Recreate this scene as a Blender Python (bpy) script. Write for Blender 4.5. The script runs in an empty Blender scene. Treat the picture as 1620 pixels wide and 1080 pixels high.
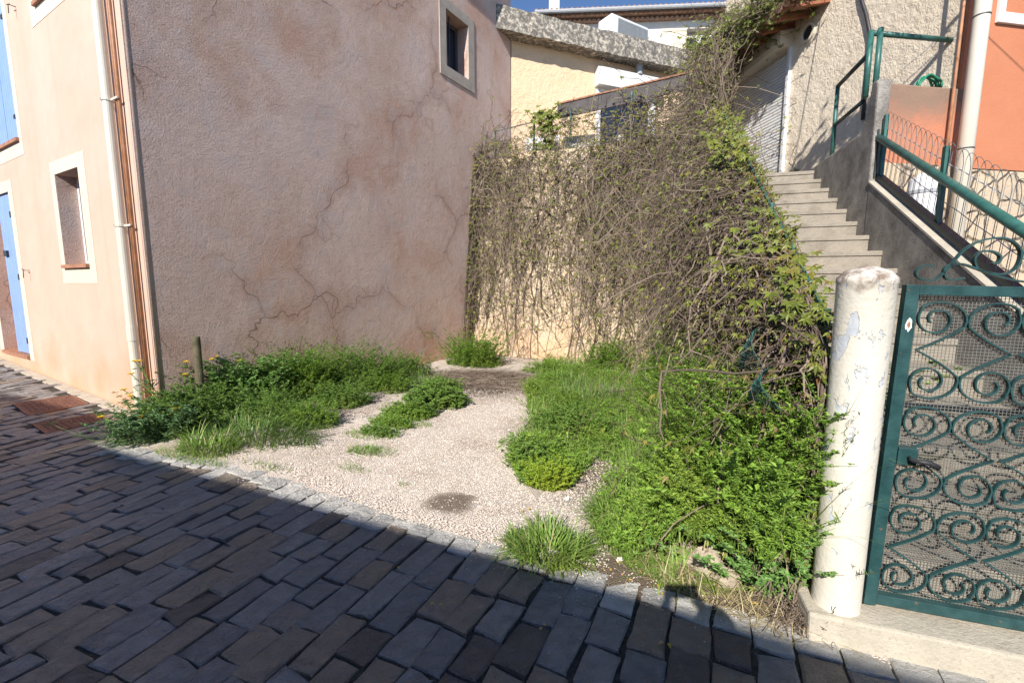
import bpy, math, random
import numpy as np
from mathutils import Vector
rng = np.random.default_rng(7)
random.seed(7)
SC = bpy.context.scene
COL = SC.collection

# ------------------------------------------------------------------ camera model
F, PIT, EYE = 718.0, math.radians(7.3), 1.55
cp, sp = math.cos(PIT), math.sin(PIT)
def V(*a): return np.array(a, float)
def ray(px, py):
    x = (px - 810) / F; u = (540 - py) / F
    return V(x, cp + u * sp, -sp + u * cp)
def gnd(px, py, z=0.0):
    r = ray(px, py); return V(0, 0, EYE) + r * ((z - EYE) / r[2])
def hit(px, py, p0, n):
    r = ray(px, py); o = V(0, 0, EYE)
    return o + r * (np.dot(p0 - o, n) / np.dot(r, n))
SUN = V(.3710, .9287, -.670); SUN /= np.linalg.norm(SUN)

# ------------------------------------------------------------------ mesh helpers
class M:
    def __init__(s): s.v = []; s.f = []; s.n = 0
    def add(s, v, f):
        v = np.asarray(v, float).reshape(-1, 3)
        s.v.append(v)
        if isinstance(f, np.ndarray): f = (f + s.n).tolist()
        else: f = [[i + s.n for i in q] for q in f]
        s.f.extend(f); s.n += len(v); return s
    def hexa(s, b, t):
        return s.add(list(b) + list(t), [[3, 2, 1, 0], [4, 5, 6, 7], [0, 1, 5, 4], [1, 2, 6, 5], [2, 3, 7, 6], [3, 0, 4, 7]])
    def box(s, o, dx, dy, dz):
        o, dx, dy, dz = map(np.asarray, (o, dx, dy, dz))
        b = [o, o + dx, o + dx + dy, o + dy]
        return s.hexa(b, [p + dz for p in b])
    def prism(s, poly, ext):
        poly = [np.asarray(p, float) for p in poly]; k = len(poly); ext = np.asarray(ext, float)
        f = [list(range(k))[::-1], list(range(k, 2 * k))] + [[i, (i + 1) % k, k + (i + 1) % k, k + i] for i in range(k)]
        return s.add(poly + [p + ext for p in poly], f)
    def tube(s, pts, r, n=10, cap=True):
        pts = np.asarray(pts, float); k = len(pts)
        r = np.ones(k) * r
        T = np.gradient(pts, axis=0); T /= np.linalg.norm(T, axis=1)[:, None] + 1e-9
        ref = V(0, 0, 1) if abs(T[0][2]) < .9 else V(1, 0, 0)
        vs = []; a = np.cross(T[0], ref)
        for i in range(k):
            a = a - T[i] * np.dot(a, T[i]); a /= np.linalg.norm(a) + 1e-9
            b = np.cross(T[i], a)
            for j in range(n):
                th = 2 * math.pi * j / n
                vs.append(pts[i] + r[i] * (a * math.cos(th) + b * math.sin(th)))
        f = [[i * n + j, i * n + (j + 1) % n, (i + 1) * n + (j + 1) % n, (i + 1) * n + j] for i in range(k - 1) for j in range(n)]
        if cap: f += [list(range(n))[::-1], [(k - 1) * n + j for j in range(n)]]
        return s.add(vs, f)
    def lathe(s, c, prof, n=24):
        vs = []; k = len(prof)
        for r, z in prof:
            for j in range(n):
                th = 2 * math.pi * j / n
                vs.append([c[0] + r * math.cos(th), c[1] + r * math.sin(th), c[2] + z])
        f = [[i * n + j, i * n + (j + 1) % n, (i + 1) * n + (j + 1) % n, (i + 1) * n + j] for i in range(k - 1) for j in range(n)]
        f += [list(range(n))[::-1], [(k - 1) * n + j for j in range(n)]]
        return s.add(vs, f)
    def build(s, name, mat, root=None, parent=None, smooth=False, org=None, bevel=0):
        v = np.vstack(s.v)
        if root is not None: o = V(*root.location)
        elif org is not None: o = V(*org)
        else:
            o = V((v[:, 0].min() + v[:, 0].max()) / 2, (v[:, 1].min() + v[:, 1].max()) / 2, v[:, 2].min())
        me = bpy.data.meshes.new(name)
        me.from_pydata((v - o).tolist(), [], s.f)
        me.update()
        if smooth: me.polygons.foreach_set('use_smooth', [True] * len(me.polygons))
        ob = bpy.data.objects.new(name, me); COL.objects.link(ob)
        me.materials.append(mat)
        if parent is not None: ob.parent = parent
        elif root is not None: ob.parent = root
        else: ob.location = o
        if bevel:
            b = ob.modifiers.new('b', 'BEVEL'); b.width = bevel; b.segments = 2; b.limit_method = 'ANGLE'
        return ob
def tag(o, label, cat, group=None, kind=None):
    if label: o['label'] = label
    if cat: o['category'] = cat
    if group: o['group'] = group
    if kind: o['kind'] = kind
    return o
def struct(o, label=None, kind='structure'):
    o['kind'] = kind
    if label: o['label'] = label
    return o
def thing(name, loc, label, cat, group=None):
    o = bpy.data.objects.new(name, None); o.location = loc; COL.objects.link(o)
    o.empty_display_size = .1
    return tag(o, label, cat, group)

# vectorised foliage
def nrm(a): return a / (np.linalg.norm(a, axis=-1, keepdims=True) + 1e-9)
def leaves(m, pos, d, up, L, W, fold=.25):
    N = len(pos)
    if N == 0: return
    d = nrm(d); side = nrm(np.cross(d, up)); up2 = np.cross(side, d)
    L = (np.ones(N) * L)[:, None]; W = (np.ones(N) * W)[:, None]
    mid = pos + d * L * .45
    lf = mid + side * W * .5 + up2 * W * fold
    rt = mid - side * W * .5 + up2 * W * fold
    tip = pos + d * L - up2 * L * .12
    v = np.stack([pos, rt, tip, lf], 1).reshape(-1, 3)
    m.add(v, np.arange(4 * N).reshape(N, 4))
def blades(m, pos, az, L, W, lean, curl, K=4):
    N = len(pos)
    hd = np.stack([np.cos(az), np.sin(az), np.zeros(N)], 1)
    sd_ = np.stack([-np.sin(az), np.cos(az), np.zeros(N)], 1)
    p = pos.copy(); ang = lean.copy(); vs = []
    for k in range(K + 1):
        w = W * (1 - (k / K) ** 1.6) * .5 + .0004
        vs.append(np.stack([p - sd_ * w[:, None], p + sd_ * w[:, None]], 1))
        p = p + (hd * np.sin(ang)[:, None] + V(0, 0, 1) * np.cos(ang)[:, None]) * (L / K)[:, None]
        ang = ang + curl / K
    v = np.stack(vs, 1).reshape(-1, 3)
    base = np.arange(N)[:, None, None] * (2 * (K + 1)); k = np.arange(K)[None, :, None] * 2
    f = (base + k + np.array([0, 1, 3, 2])[None, None, :]).reshape(-1, 4)
    m.add(v, f)
def tubes(m, P, r, n=3):
    N, K, _ = P.shape
    T = nrm(np.gradient(P, axis=1))
    a = nrm(np.cross(T, V(.31, .2, .05) + 0 * T)); b = np.cross(T, a)
    th = np.arange(n) * 2 * np.pi / n
    v = P[:, :, None, :] + r[:, :, None, None] * (a[:, :, None, :] * np.cos(th)[None, None, :, None] + b[:, :, None, :] * np.sin(th)[None, None, :, None])
    idx = np.arange(N * K * n).reshape(N, K, n)
    q = np.stack([idx[:, :-1], np.roll(idx, -1, 2)[:, :-1], np.roll(idx, -1, 2)[:, 1:], idx[:, 1:]], -1).reshape(-1, 4)
    m.add(v.reshape(-1, 3), q)
def palmate(m, pos, out, size, k=5):
    N = len(pos)
    if N == 0: return
    out = nrm(out + rng.normal(0, .35, (N, 3)))
    ref = nrm(np.cross(out, V(0, 0, 1) + rng.normal(0, .2, (N, 3))))
    dn = nrm(np.cross(ref, out))
    dn *= np.where(dn[:, 2:3] > 0, -1, 1)
    for i in range(k):
        a = (i - (k - 1) / 2) * .72
        d = dn * math.cos(a) + ref * math.sin(a) + out * .25
        leaves(m, pos, d, out, size * (1 - .12 * abs(i - (k - 1) / 2)), size * .30, .15)

# ------------------------------------------------------------------ materials
class N:
    def __init__(s, name):
        s.m = bpy.data.materials.new(name); s.m.use_nodes = True
        s.t = s.m.node_tree; s.b = s.t.nodes['Principled BSDF']; s.o = s.t.nodes['Material Output']
        s.b.inputs['Roughness'].default_value = .85
        s.tc = s.t.nodes.new('ShaderNodeTexCoord').outputs['Object']
    def lk(s, a, b): s.t.links.new(a, b)
    def inp(s, sock, val):
        if isinstance(val, bpy.types.NodeSocket): s.lk(val, sock)
        else: sock.default_value = val
    def noise(s, sc, det=4, rough=.55, vec=None, dist=0):
        n = s.t.nodes.new('ShaderNodeTexNoise'); n.inputs['Scale'].default_value = sc
        n.inputs['Detail'].default_value = det; n.inputs['Roughness'].default_value = rough
        n.inputs['Distortion'].default_value = dist
        s.lk(vec or s.tc, n.inputs['Vector']); return n.outputs['Fac']
    def noisev(s, sc):
        n = s.t.nodes.new('ShaderNodeTexNoise'); n.inputs['Scale'].default_value = sc
        n.inputs['Detail'].default_value = 3
        s.lk(s.tc, n.inputs['Vector']); return n.outputs['Color']
    def voro(s, sc, feat='DISTANCE_TO_EDGE', vec=None, out='Distance'):
        n = s.t.nodes.new('ShaderNodeTexVoronoi'); n.feature = feat; n.inputs['Scale'].default_value = sc
        s.lk(vec or s.tc, n.inputs['Vector']); return n.outputs[out]
    def ramp(s, fac, a, b, ca=0., cb=1.):
        n = s.t.nodes.new('ShaderNodeMapRange'); s.lk(fac, n.inputs['Value'])
        n.inputs['From Min'].default_value = a; n.inputs['From Max'].default_value = b
        n.inputs['To Min'].default_value = ca; n.inputs['To Max'].default_value = cb
        return n.outputs['Result']
    def mix(s, fac, a, b, mode='MIX'):
        n = s.t.nodes.new('ShaderNodeMix'); n.data_type = 'RGBA'; n.blend_type = mode
        s.inp(n.inputs[0], fac)
        s.inp(n.inputs[6], a if isinstance(a, bpy.types.NodeSocket) else (*a, 1))
        s.inp(n.inputs[7], b if isinstance(b, bpy.types.NodeSocket) else (*b, 1))
        return n.outputs[2]
    def math(s, op, a, b=0.):
        n = s.t.nodes.new('ShaderNodeMath'); n.operation = op
        s.inp(n.inputs[0], a); s.inp(n.inputs[1], b); return n.outputs[0]
    def vadd(s, a, b, k):
        n = s.t.nodes.new('ShaderNodeVectorMath'); n.operation = 'MULTIPLY_ADD'
        s.lk(b, n.inputs[0]); n.inputs[1].default_value = (k, k, k); s.lk(a, n.inputs[2]); return n.outputs[0]
    def vscale(s, k):
        n = s.t.nodes.new('ShaderNodeVectorMath'); n.operation = 'MULTIPLY'
        s.lk(s.tc, n.inputs[0]); n.inputs[1].default_value = k; return n.outputs[0]
    def sep(s):
        n = s.t.nodes.new('ShaderNodeSeparateXYZ'); s.lk(s.tc, n.inputs[0]); return n.outputs
    def island(s):
        return s.t.nodes.new('ShaderNodeNewGeometry').outputs['Random Per Island']
    def col(s, c): s.inp(s.b.inputs['Base Color'], c if isinstance(c, bpy.types.NodeSocket) else (*c, 1)); return s
    def rough(s, r): s.inp(s.b.inputs['Roughness'], r); return s
    def bump(s, h, dist=.01, st=1.):
        n = s.t.nodes.new('ShaderNodeBump'); n.inputs['Distance'].default_value = dist; n.inputs['Strength'].default_value = st
        s.lk(h, n.inputs['Height'])
        if s.b.inputs['Normal'].links: s.lk(s.b.inputs['Normal'].links[0].from_socket, n.inputs['Normal'])
        s.lk(n.outputs[0], s.b.inputs['Normal']); return s

def m_stucco(name, c1, c2, stain=None, stain_z=.6, grain=75, dist=.012, cracks=0., dirt=None, coarse=None, streak=None, top=None):
    n = N(name)
    c = n.mix(n.ramp(n.noise(1.1, 5, .6), .35, .68), c1, c2)
    c = n.mix(n.ramp(n.noise(4.5, 4), .45, .8, 0, .35), c, tuple(x * .8 for x in c1))
    if stain:
        z = n.sep()[2]
        f = n.math('ADD', z, n.ramp(n.noise(1.6, 4), 0, 1, -.9, .9))
        f = n.ramp(f, stain_z + .5, stain_z - .5, 0, .75)
        c = n.mix(f, c, stain)
    if top:
        f = n.math('ADD', n.sep()[2], n.ramp(n.noise(2.2, 5, .65), 0, 1, -.5, .5))
        c = n.mix(n.ramp(f, top[0] - .25, top[0] + .15, 0, .85), c, top[1])
    if streak:
        f = n.noise(1., 3, .6, n.vscale((3.2, 3.2, .22)))
        c = n.mix(n.ramp(f, .55, .75, 0, .45), c, streak)
    if cracks:
        c = n.mix(n.ramp(n.noise(.75, 4, .6, n.vadd(n.tc, n.noisev(.8), .6)), .50, .66, 0, .6), c, (.56, .31, .205))
        v = n.vadd(n.tc, n.noisev(1.3), .9)
        v = n.vadd(v, n.noisev(7.), .09)
        for sc_, wd_, lo_, am_ in ((.62, .0045, .44, 1.), (1.5, .006, .60, .4)):
            e = n.voro(sc_, vec=v)
            k = n.ramp(e, 0, wd_, 1, 0)
            halo = n.ramp(e, 0, .13, .42 * am_, 0)
            msk = n.ramp(n.noise(.6, 2), lo_, lo_ + .1)
            c = n.mix(n.math('MULTIPLY', halo, msk), c, (.40, .19, .115))
            c = n.mix(n.math('MULTIPLY', n.math('MULTIPLY', k, msk), cracks * am_), c, (.13, .07, .05))
            crk = n.math('MULTIPLY', k, msk)
            n.bump(n.math('SUBTRACT', 1., crk), .006)
        g_ = n.noise(60, 3, .6)
        c = n.mix(n.ramp(g_, .35, .5, .35, 0), c, (.25, .17, .14)); c = n.mix(n.ramp(g_, .55, .7, 0, .35), c, (.74, .60, .54))
        n.bump(n.noise(7, 4, .6), .03)
    if dirt:
        c = n.mix(n.ramp(n.noise(2.2, 6, .7), .5, .75, 0, .8), c, dirt)
    n.col(c).rough(.92)
    n.bump(n.noise(grain, 5, .72), dist, 1.)
    if coarse: n.bump(n.noise(coarse[0], 5, .68, dist=.3), coarse[1], 1.)
    return n.m
def m_plain(name, c, rough=.6, var=.12, sc=8, bump=0, bsc=40, metal=0):
    n = N(name)
    n.col(n.mix(n.ramp(n.noise(sc, 4), .3, .7), tuple(x * (1 - var) for x in c), tuple(min(1, x * (1 + var)) for x in c))).rough(rough)
    n.b.inputs['Metallic'].default_value = metal
    if bump: n.bump(n.noise(bsc, 4), bump)
    return n.m
def m_concrete(name, c, dark, dsc=2.5, amt=.8, bump=.006, lo=.45, hi=.7):
    n = N(name)
    c0 = n.mix(n.ramp(n.noise(9, 5), .3, .7), tuple(x * .85 for x in c), c)
    c1 = n.mix(n.ramp(n.noise(dsc, 7, .72), lo, hi, 0, amt), c0, dark)
    c2 = n.mix(n.ramp(n.noise(70, 2), .58, .72, 0, .35), c1, tuple(x * .5 for x in dark))
    n.col(c2).rough(.93).bump(n.noise(60, 4, .65), bump)
    return n.m
def m_leaf(name, ca, cb, tr=.35, cc=None, rough=.5):
    n = N(name)
    i = n.island()
    c = n.mix(n.math('POWER', i, 1.2), ca, cb)
    if cc:
        r = n.math('FRACT', n.math('MULTIPLY', i, 17.37))
        c = n.mix(n.ramp(r, cc[1] - .02, cc[1], 1, 0), c, cc[0])
    c = n.mix(n.ramp(n.noise(2.2, 4), .35, .7, 0, .45), c, tuple(x * .62 for x in ca))
    c = n.mix(n.ramp(n.noise(1.3, 3), .52, .72, 0, .5), c, (cb[0] * 1.25, cb[1] * .98, cb[2]))
    tr = tr * .4
    n.col(c).rough(rough)
    t = n.t.nodes.new('ShaderNodeBsdfTranslucent'); n.lk(c, t.inputs['Color'])
    mx = n.t.nodes.new('ShaderNodeMixShader'); mx.inputs[0].default_value = tr
    n.lk(n.b.outputs[0], mx.inputs[1]); n.lk(t.outputs[0], mx.inputs[2]); n.lk(mx.outputs[0], n.o.inputs['Surface'])
    return n.m

MT = {}
MT['facade'] = m_stucco('facade_stucco', (.60, .415, .32), (.62, .455, .365), stain=(.58, .27, .13), stain_z=.32, grain=45, dist=.004, streak=(.52, .345, .245))
MT['side'] = m_stucco('side_stucco', (.68, .485, .405), (.79, .60, .52), stain=(.64, .36, .235), stain_z=.30, grain=58, dist=.024, cracks=.7, dirt=(.56, .46, .44))
MT['cream_trim'] = m_stucco('cream_trim', (.64, .57, .45), (.68, .61, .49), grain=60, dist=.003)
MT['window_trim'] = m_concrete('weathered_trim', (.50, .43, .36), (.30, .26, .22), 5, .6)
MT['peach'] = m_stucco('peach_roughcast', (.80, .58, .37), (.84, .63, .43), grain=26, dist=.012, coarse=(9, .03))
MT['cream'] = m_stucco('cream_roughcast', (.76, .65, .50), (.80, .70, .56), grain=34, dist=.016, coarse=(8, .03), dirt=(.62, .50, .36))
MT['orange'] = m_stucco('orange_stucco', (.50, .185, .09), (.54, .21, .11), grain=50, dist=.005)
MT['orange_worn'] = m_stucco('worn_orange_stucco', (.56, .20, .10), (.54, .24, .15), grain=50, dist=.008, dirt=(.36, .22, .14), top=(2.0, (.20, .155, .115)))
MT['retain'] = m_stucco('retaining_render', (.66, .51, .34), (.74, .60, .42), stain=(.68, .42, .24), stain_z=.5, grain=18, dist=.02, coarse=(5, .05), dirt=(.47, .41, .34))
MT['slab'] = m_concrete('lichen_concrete', (.62, .56, .46), (.09, .085, .08), 9.0, .85, .014, .47, .62)
def mk_slab():
    n = N('lichen_concrete')
    c = n.mix(n.ramp(n.noise(8, 5), .3, .7), (.50, .44, .35), (.64, .58, .48))
    f = n.math('ADD', n.noise(11, 8, .75), n.ramp(n.sep()[2], .05, .55, -.13, .08))
    c = n.mix(n.ramp(f, .48, .60, 0, .85), c, (.085, .08, .075))
    n.col(c).rough(.95).bump(n.noise(40, 6, .7), .010); return n.m
MT['slab'] = mk_slab()
MT['stairs'] = m_concrete('stair_concrete', (.35, .31, .255), (.19, .165, .13), 4, .85, .009)
MT['parapet'] = m_concrete('weathered_concrete', (.47, .435, .385), (.15, .135, .12), 3.2, .9, .022, .36, .62)
MT['plinth'] = m_concrete('plinth_concrete', (.52, .47, .38), (.34, .31, .25), 3.5, .7, .006)
MT['white'] = m_plain('white_paint', (.72, .72, .72), .45, .04)
MT['shutterwhite'] = m_plain('shutter_white', (.82, .82, .82), .5, .03)
MT['whitewall'] = m_plain('white_render', (.68, .64, .60), .9, .04, 3)
MT['pvc'] = m_plain('cream_pipe', (.66, .61, .51), .45, .05, 3)
MT['copper'] = m_plain('copper_pipe', (.42, .20, .10), .5, .25, 12)
MT['blue'] = m_plain('blue_shutter_paint', (.25, .37, .68), .5, .06, 6)
MT['terracotta'] = m_plain('terracotta', (.36, .17, .10), .8, .25, 10, .003)
MT['tile'] = m_plain('roof_tile', (.34, .20, .135), .85, .3, 6)
MT['iron'] = m_plain('black_iron', (.03, .03, .035), .5, .3, 20)
MT['glass'] = m_plain('dark_glass', (.02, .03, .05), .08, .1)
MT['dark'] = m_plain('dark_interior', (.03, .028, .025), .9, .2)
MT['greenrail'] = m_plain('green_rail_paint', (.035, .12, .10), .4, .3, 14, .001, 60)
MT['greendark'] = m_plain('dark_green_bar', (.015, .03, .035), .5, .3, 14)
MT['wire'] = m_plain('fence_wire', (.17, .175, .16), .5, .3)
MT['wirewhite'] = m_plain('pale_wire', (.6, .58, .54), .5, .1)
def mk_bark():
    n = N('vine_stem'); i = n.island()
    c = n.mix(i, (.085, .06, .045), (.32, .25, .195)); c = n.mix(n.ramp(n.noise(4, 4), .35, .7, 0, .6), c, (.17, .125, .09))
    n.col(c).rough(.9); return n.m
MT['bark'] = mk_bark()
MT['darkbark'] = m_plain('dark_twig', (.10, .072, .054), .9, .35, 5)
MT['wood'] = m_plain('weathered_board', (.085, .075, .075), .8, .3, 6, .003)
MT['rust'] = m_plain('rusty_trim', (.30, .14, .08), .8, .3, 10)
MT['redwood'] = m_plain('stained_wood', (.30, .11, .055), .7, .3, 6)
MT['hose'] = m_plain('hose_green', (.02, .22, .13), .4, .1)
MT['post'] = m_plain('mossy_post', (.12, .105, .06), .9, .4, 14, .004)
MT['petal'] = m_plain('yellow_petal', (.80, .58, .02), .6, .1)
MT['grey'] = m_plain('grey_metal', (.38, .39, .40), .4, .1)
MT['ac'] = m_plain('ac_grille', (.22, .24, .25), .5, .1)
MT['rock'] = m_concrete('pale_rock', (.50, .42, .32), (.28, .22, .15), 6, .6, .012)
MT['litter'] = m_plain('white_litter', (.82, .82, .80), .5, .05)
MT['cloth'] = m_plain('dark_cloth', (.05, .055, .07), .9, .2)
MT['skin'] = m_plain('skin', (.55, .34, .25), .6, .05)
MT['hair'] = m_plain('brown_hair', (.06, .04, .03), .6, .2)

def mk_gatepaint():
    n = N('gate_paint')
    c = n.mix(n.ramp(n.noise(14, 5), .3, .7), (.012, .045, .047), (.032, .088, .090))
    c = n.mix(n.ramp(n.noise(22, 5, .7), .66, .69), c, (.22, .10, .06)); c = n.mix(n.ramp(n.noise(17, 5, .7), .70, .72), c, (.45, .50, .48))
    n.col(c).rough(.38).bump(n.noise(70, 3), .0015); return n.m
MT['gate'] = mk_gatepaint()
def mk_pillar():
    n = N('peeling_white_paint')
    f = n.noise(9, 6, .62, n.vscale((1.2, 1.2, .7)))
    z = n.sep()[2]
    f2 = n.math('ADD', f, n.ramp(z, .2, 1.5, -.07, .035))
    peel = n.ramp(f2, .575, .59)
    c = n.mix(n.ramp(n.noise(3, 4), .3, .7), (.66, .62, .52), (.70, .66, .58))
    c = n.mix(peel, c, n.mix(n.ramp(n.noise(9, 4), .4, .6), (.50, .54, .60), (.62, .63, .63)))
    top = n.ramp(n.math('ADD', z, n.ramp(n.noise(18, 5), 0, 1, -.07, .07)), 1.42, 1.46)
    c = n.mix(top, c, n.mix(n.ramp(n.noise(24, 5), .4, .62), (.66, .60, .53), (.22, .17, .13)))
    n.col(c).rough(.7).bump(n.math('SUBTRACT', 1., peel), .0025).bump(n.noise(40, 4), .003); return n.m
MT['pillar'] = mk_pillar()
def mk_stone_wall():
    n = N('rubble_stone')
    v = n.vadd(n.tc, n.noisev(3.), .15)
    e = n.voro(4.2, vec=v); cid = n.voro(4.2, 'F1', v, 'Color')
    c = n.mix(cid, (.62, .50, .34), (.40, .34, .27)); c = n.mix(n.ramp(n.noise(9, 5), .35, .7), c, (.58, .44, .30))
    c = n.mix(n.ramp(e, 0, .05, 1, 0), c, (.27, .22, .17))
    n.col(c).rough(.95).bump(n.ramp(e, 0, .09), .03).bump(n.noise(30, 4), .012); return n.m
MT['stonewall'] = mk_stone_wall()
def mk_paver():
    n = N('slate_paver')
    i = n.island(); j = n.math('FRACT', n.math('MULTIPLY', i, 31.7)); k = n.math('FRACT', n.math('MULTIPLY', i, 7.91))
    c = n.mix(i, (.245, .238, .235), (.37, .35, .33))
    c = n.mix(n.ramp(j, .66, .74), c, (.36, .285, .215))
    c = n.mix(n.ramp(k, .88, .90), c, (.15, .125, .11))
    c = n.mix(n.ramp(n.noise(9, 7, .7, dist=.4), .42, .7, 0, .6), c, (.20, .185, .175))
    vv = n.noise(7, 6, .7, n.vscale((1, 1, .4)), .9)
    c = n.mix(n.math('MULTIPLY', n.ramp(vv, .46, .5), n.ramp(vv, .56, .5)), n.mix(.55, c, (.10, .095, .095)), c) if False else n.mix(.0, c, c)
    n.col(c).rough(.5)
    n.bump(n.noise(16, 7, .68, n.vscale((1, 1, .4)), .5), .06).bump(n.noise(120, 3), .004); return n.m
MT['paver'] = mk_paver()
def mk_sunlit_paver():  # paler copy of the paver stone, sunlight put into its base colour
    n = N('sunlit_paver'); i = n.island()
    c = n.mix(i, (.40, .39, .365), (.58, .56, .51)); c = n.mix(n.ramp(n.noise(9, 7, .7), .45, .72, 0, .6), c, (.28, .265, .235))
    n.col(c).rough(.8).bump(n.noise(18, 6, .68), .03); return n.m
MT['edge'] = mk_sunlit_paver()
def mk_joint():
    n = N('joint_sand')
    c = n.mix(n.ramp(n.noise(30, 5), .4, .65), (.030, .027, .022), (.085, .072, .058))
    c = n.mix(n.ramp(n.noise(2.2, 5), .6, .72, 0, .6), c, (.06, .085, .03))
    n.col(c).rough(.95).bump(n.noise(90, 3), .01); return n.m
MT['joint'] = mk_joint()
def mk_gravel():
    n = N('pale_gravel')
    cid = n.voro(120, 'F1', None, 'Color'); d = n.voro(120, 'F1')
    c = n.mix(cid, (.62, .525, .435), (.79, .70, .61))
    c = n.mix(n.ramp(n.noise(1.6, 6, .65), .46, .70, 0, .7), c, (.40, .29, .20))
    def patch(c, px, py, rx, ry, color, am=.95):
        p = gnd(px, py)
        q = n.t.nodes.new('ShaderNodeVectorMath'); q.operation = 'SUBTRACT'; n.lk(n.vadd(n.tc, n.noisev(4.5), .22), q.inputs[0]); q.inputs[1].default_value = (p[0] + .11, p[1] + .11, .11)
        w_ = n.t.nodes.new('ShaderNodeVectorMath'); w_.operation = 'MULTIPLY'; n.lk(q.outputs[0], w_.inputs[0]); w_.inputs[1].default_value = (1 / rx, 1 / ry, 0)
        l = n.t.nodes.new('ShaderNodeVectorMath'); l.operation = 'LENGTH'; n.lk(w_.outputs[0], l.inputs[0])
        return n.mix(n.ramp(l.outputs['Value'], 1.1, .7, 0, am), c, color)
    soil = n.mix(n.noise(40, 4), (.10, .07, .045), (.20, .145, .10))
    c = patch(c, 712, 800, .20, .17, n.mix(n.noise(60, 3), (.17, .125, .09), (.25, .19, .14)))
    c = patch(c, 755, 605, 1.3, 1.1, soil); c = patch(c, 1010, 915, .75, .28, soil); c = patch(c, 1150, 760, 1.5, .9, soil); c = patch(c, 1235, 985, .45, .2, soil); c = patch(c, 600, 600, 1.2, .7, soil, .8)
    c = patch(c, 1000, 690, 1.3, .9, soil, .8); c = patch(c, 420, 640, 1.6, .8, soil, .8)
    n.col(c).rough(.95).bump(n.math('SUBTRACT', 1., d), .012); return n.m
MT['gravel'] = mk_gravel()
def mk_pebble():
    n = N('gravel_pebble'); i = n.island()
    n.col(n.mix(i, (.56, .47, .39), (.80, .715, .63))).rough(.9); return n.m
MT['pebble'] = mk_pebble()
def mk_cover():
    n = N('rusty_iron')
    c = n.mix(n.ramp(n.noise(14, 5), .35, .7), (.13, .055, .035), (.22, .10, .065))
    n.col(c).rough(.75).bump(n.voro(38, 'F1'), .01); return n.m
MT['cover'] = mk_cover()

MT['grass'] = m_leaf('grass_blade', (.14, .25, .04), (.29, .43, .085), .4, ((.48, .42, .20), .07))
MT['grassdark'] = m_leaf('dark_grass_blade', (.10, .19, .04), (.20, .33, .075), .35, ((.42, .36, .18), .05))
MT['galium'] = m_leaf('cleavers_leaf', (.15, .28, .03), (.32, .49, .075), .45)
MT['galium2'] = m_leaf('weed_leaf', (.115, .22, .035), (.24, .38, .075), .4)
MT['euph'] = m_leaf('spurge_leaf', (.25, .37, .025), (.42, .55, .06), .35, ((.40, .36, .05), .1))
MT['shrub'] = m_leaf('glossy_leaf', (.12, .25, .055), (.25, .42, .12), .3, None, .38)
MT['thistle'] = m_leaf('thistle_leaf', (.085, .17, .06), (.17, .29, .12), .3)
MT['vineleaf'] = m_leaf('creeper_leaf', (.11, .135, .02), (.28, .30, .055), .4, ((.17, .08, .03), .13))
MT['vinegreen'] = m_leaf('fresh_creeper_leaf', (.11, .145, .018), (.25, .285, .045), .4)
MT['straw'] = m_leaf('straw', (.40, .32, .16), (.58, .50, .30), .2)
MT['fallen'] = m_leaf('fallen_leaf', (.60, .42, .04), (.62, .36, .16), .2)

# ------------------------------------------------------------------ frames of reference
ZUP = V(0, 0, 1)
C = V(-3.9, 4.9, 0); fw = V(-.86, .51, 0); fw /= np.linalg.norm(fw); nF = V(-fw[1], fw[0], 0)
if nF[1] > 0: nF = -nF
ws = V(.51, .86, 0) / np.hypot(.51, .86); nS = V(ws[1], -ws[0], 0)
R = V(-.95, 10., 0); rd = V(.89, -.455, 0); rd /= np.linalg.norm(rd); nR = V(rd[1], -rd[0], 0)
if nR[1] > 0: nR = -nR
R2 = R - nR * .43
sd = V(.2876, .958, 0); so = V(.958, -.2876, 0)
CW0 = V(4.376, 7.6, 0); cw = V(-.122, .9925, 0); ncw = V(-.9925, -.122, 0)
OR0 = V(4.9, 5.05, 0); od = V(.985, .172, 0); nO = V(.172, -.985, 0)
PD0 = V(-.03, 11.42, 0); pd = V(.927, .375, 0); nP = V(.375, -.927, 0)
def gz(x): return .042 * max(0, -(x + 3.6)) if x < -3.6 else 0.
def onp(p0, d, n, s, z, out=0): return p0 + d * s + n * out + ZUP * z

# ------------------------------------------------------------------ ground, street, lot
m = M(); xs = np.concatenate([[-60, -25, -14], np.linspace(-11, 6, 35), [12, 30, 60]]); ys = np.concatenate([[-60, -20, -9], np.linspace(-6, 12, 10), [20, 40, 90]])
vs = [[x, y, gz(max(x, -14)) - .014] for y in ys for x in xs]; nx = len(xs)
m.add(vs, [[j * nx + i, j * nx + i + 1, (j + 1) * nx + i + 1, (j + 1) * nx + i] for j in range(len(ys) - 1) for i in range(nx - 1)])
struct(m.build('ground', MT['joint'], org=(0, 0, 0)), 'dark sandy ground under the street paving')

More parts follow.
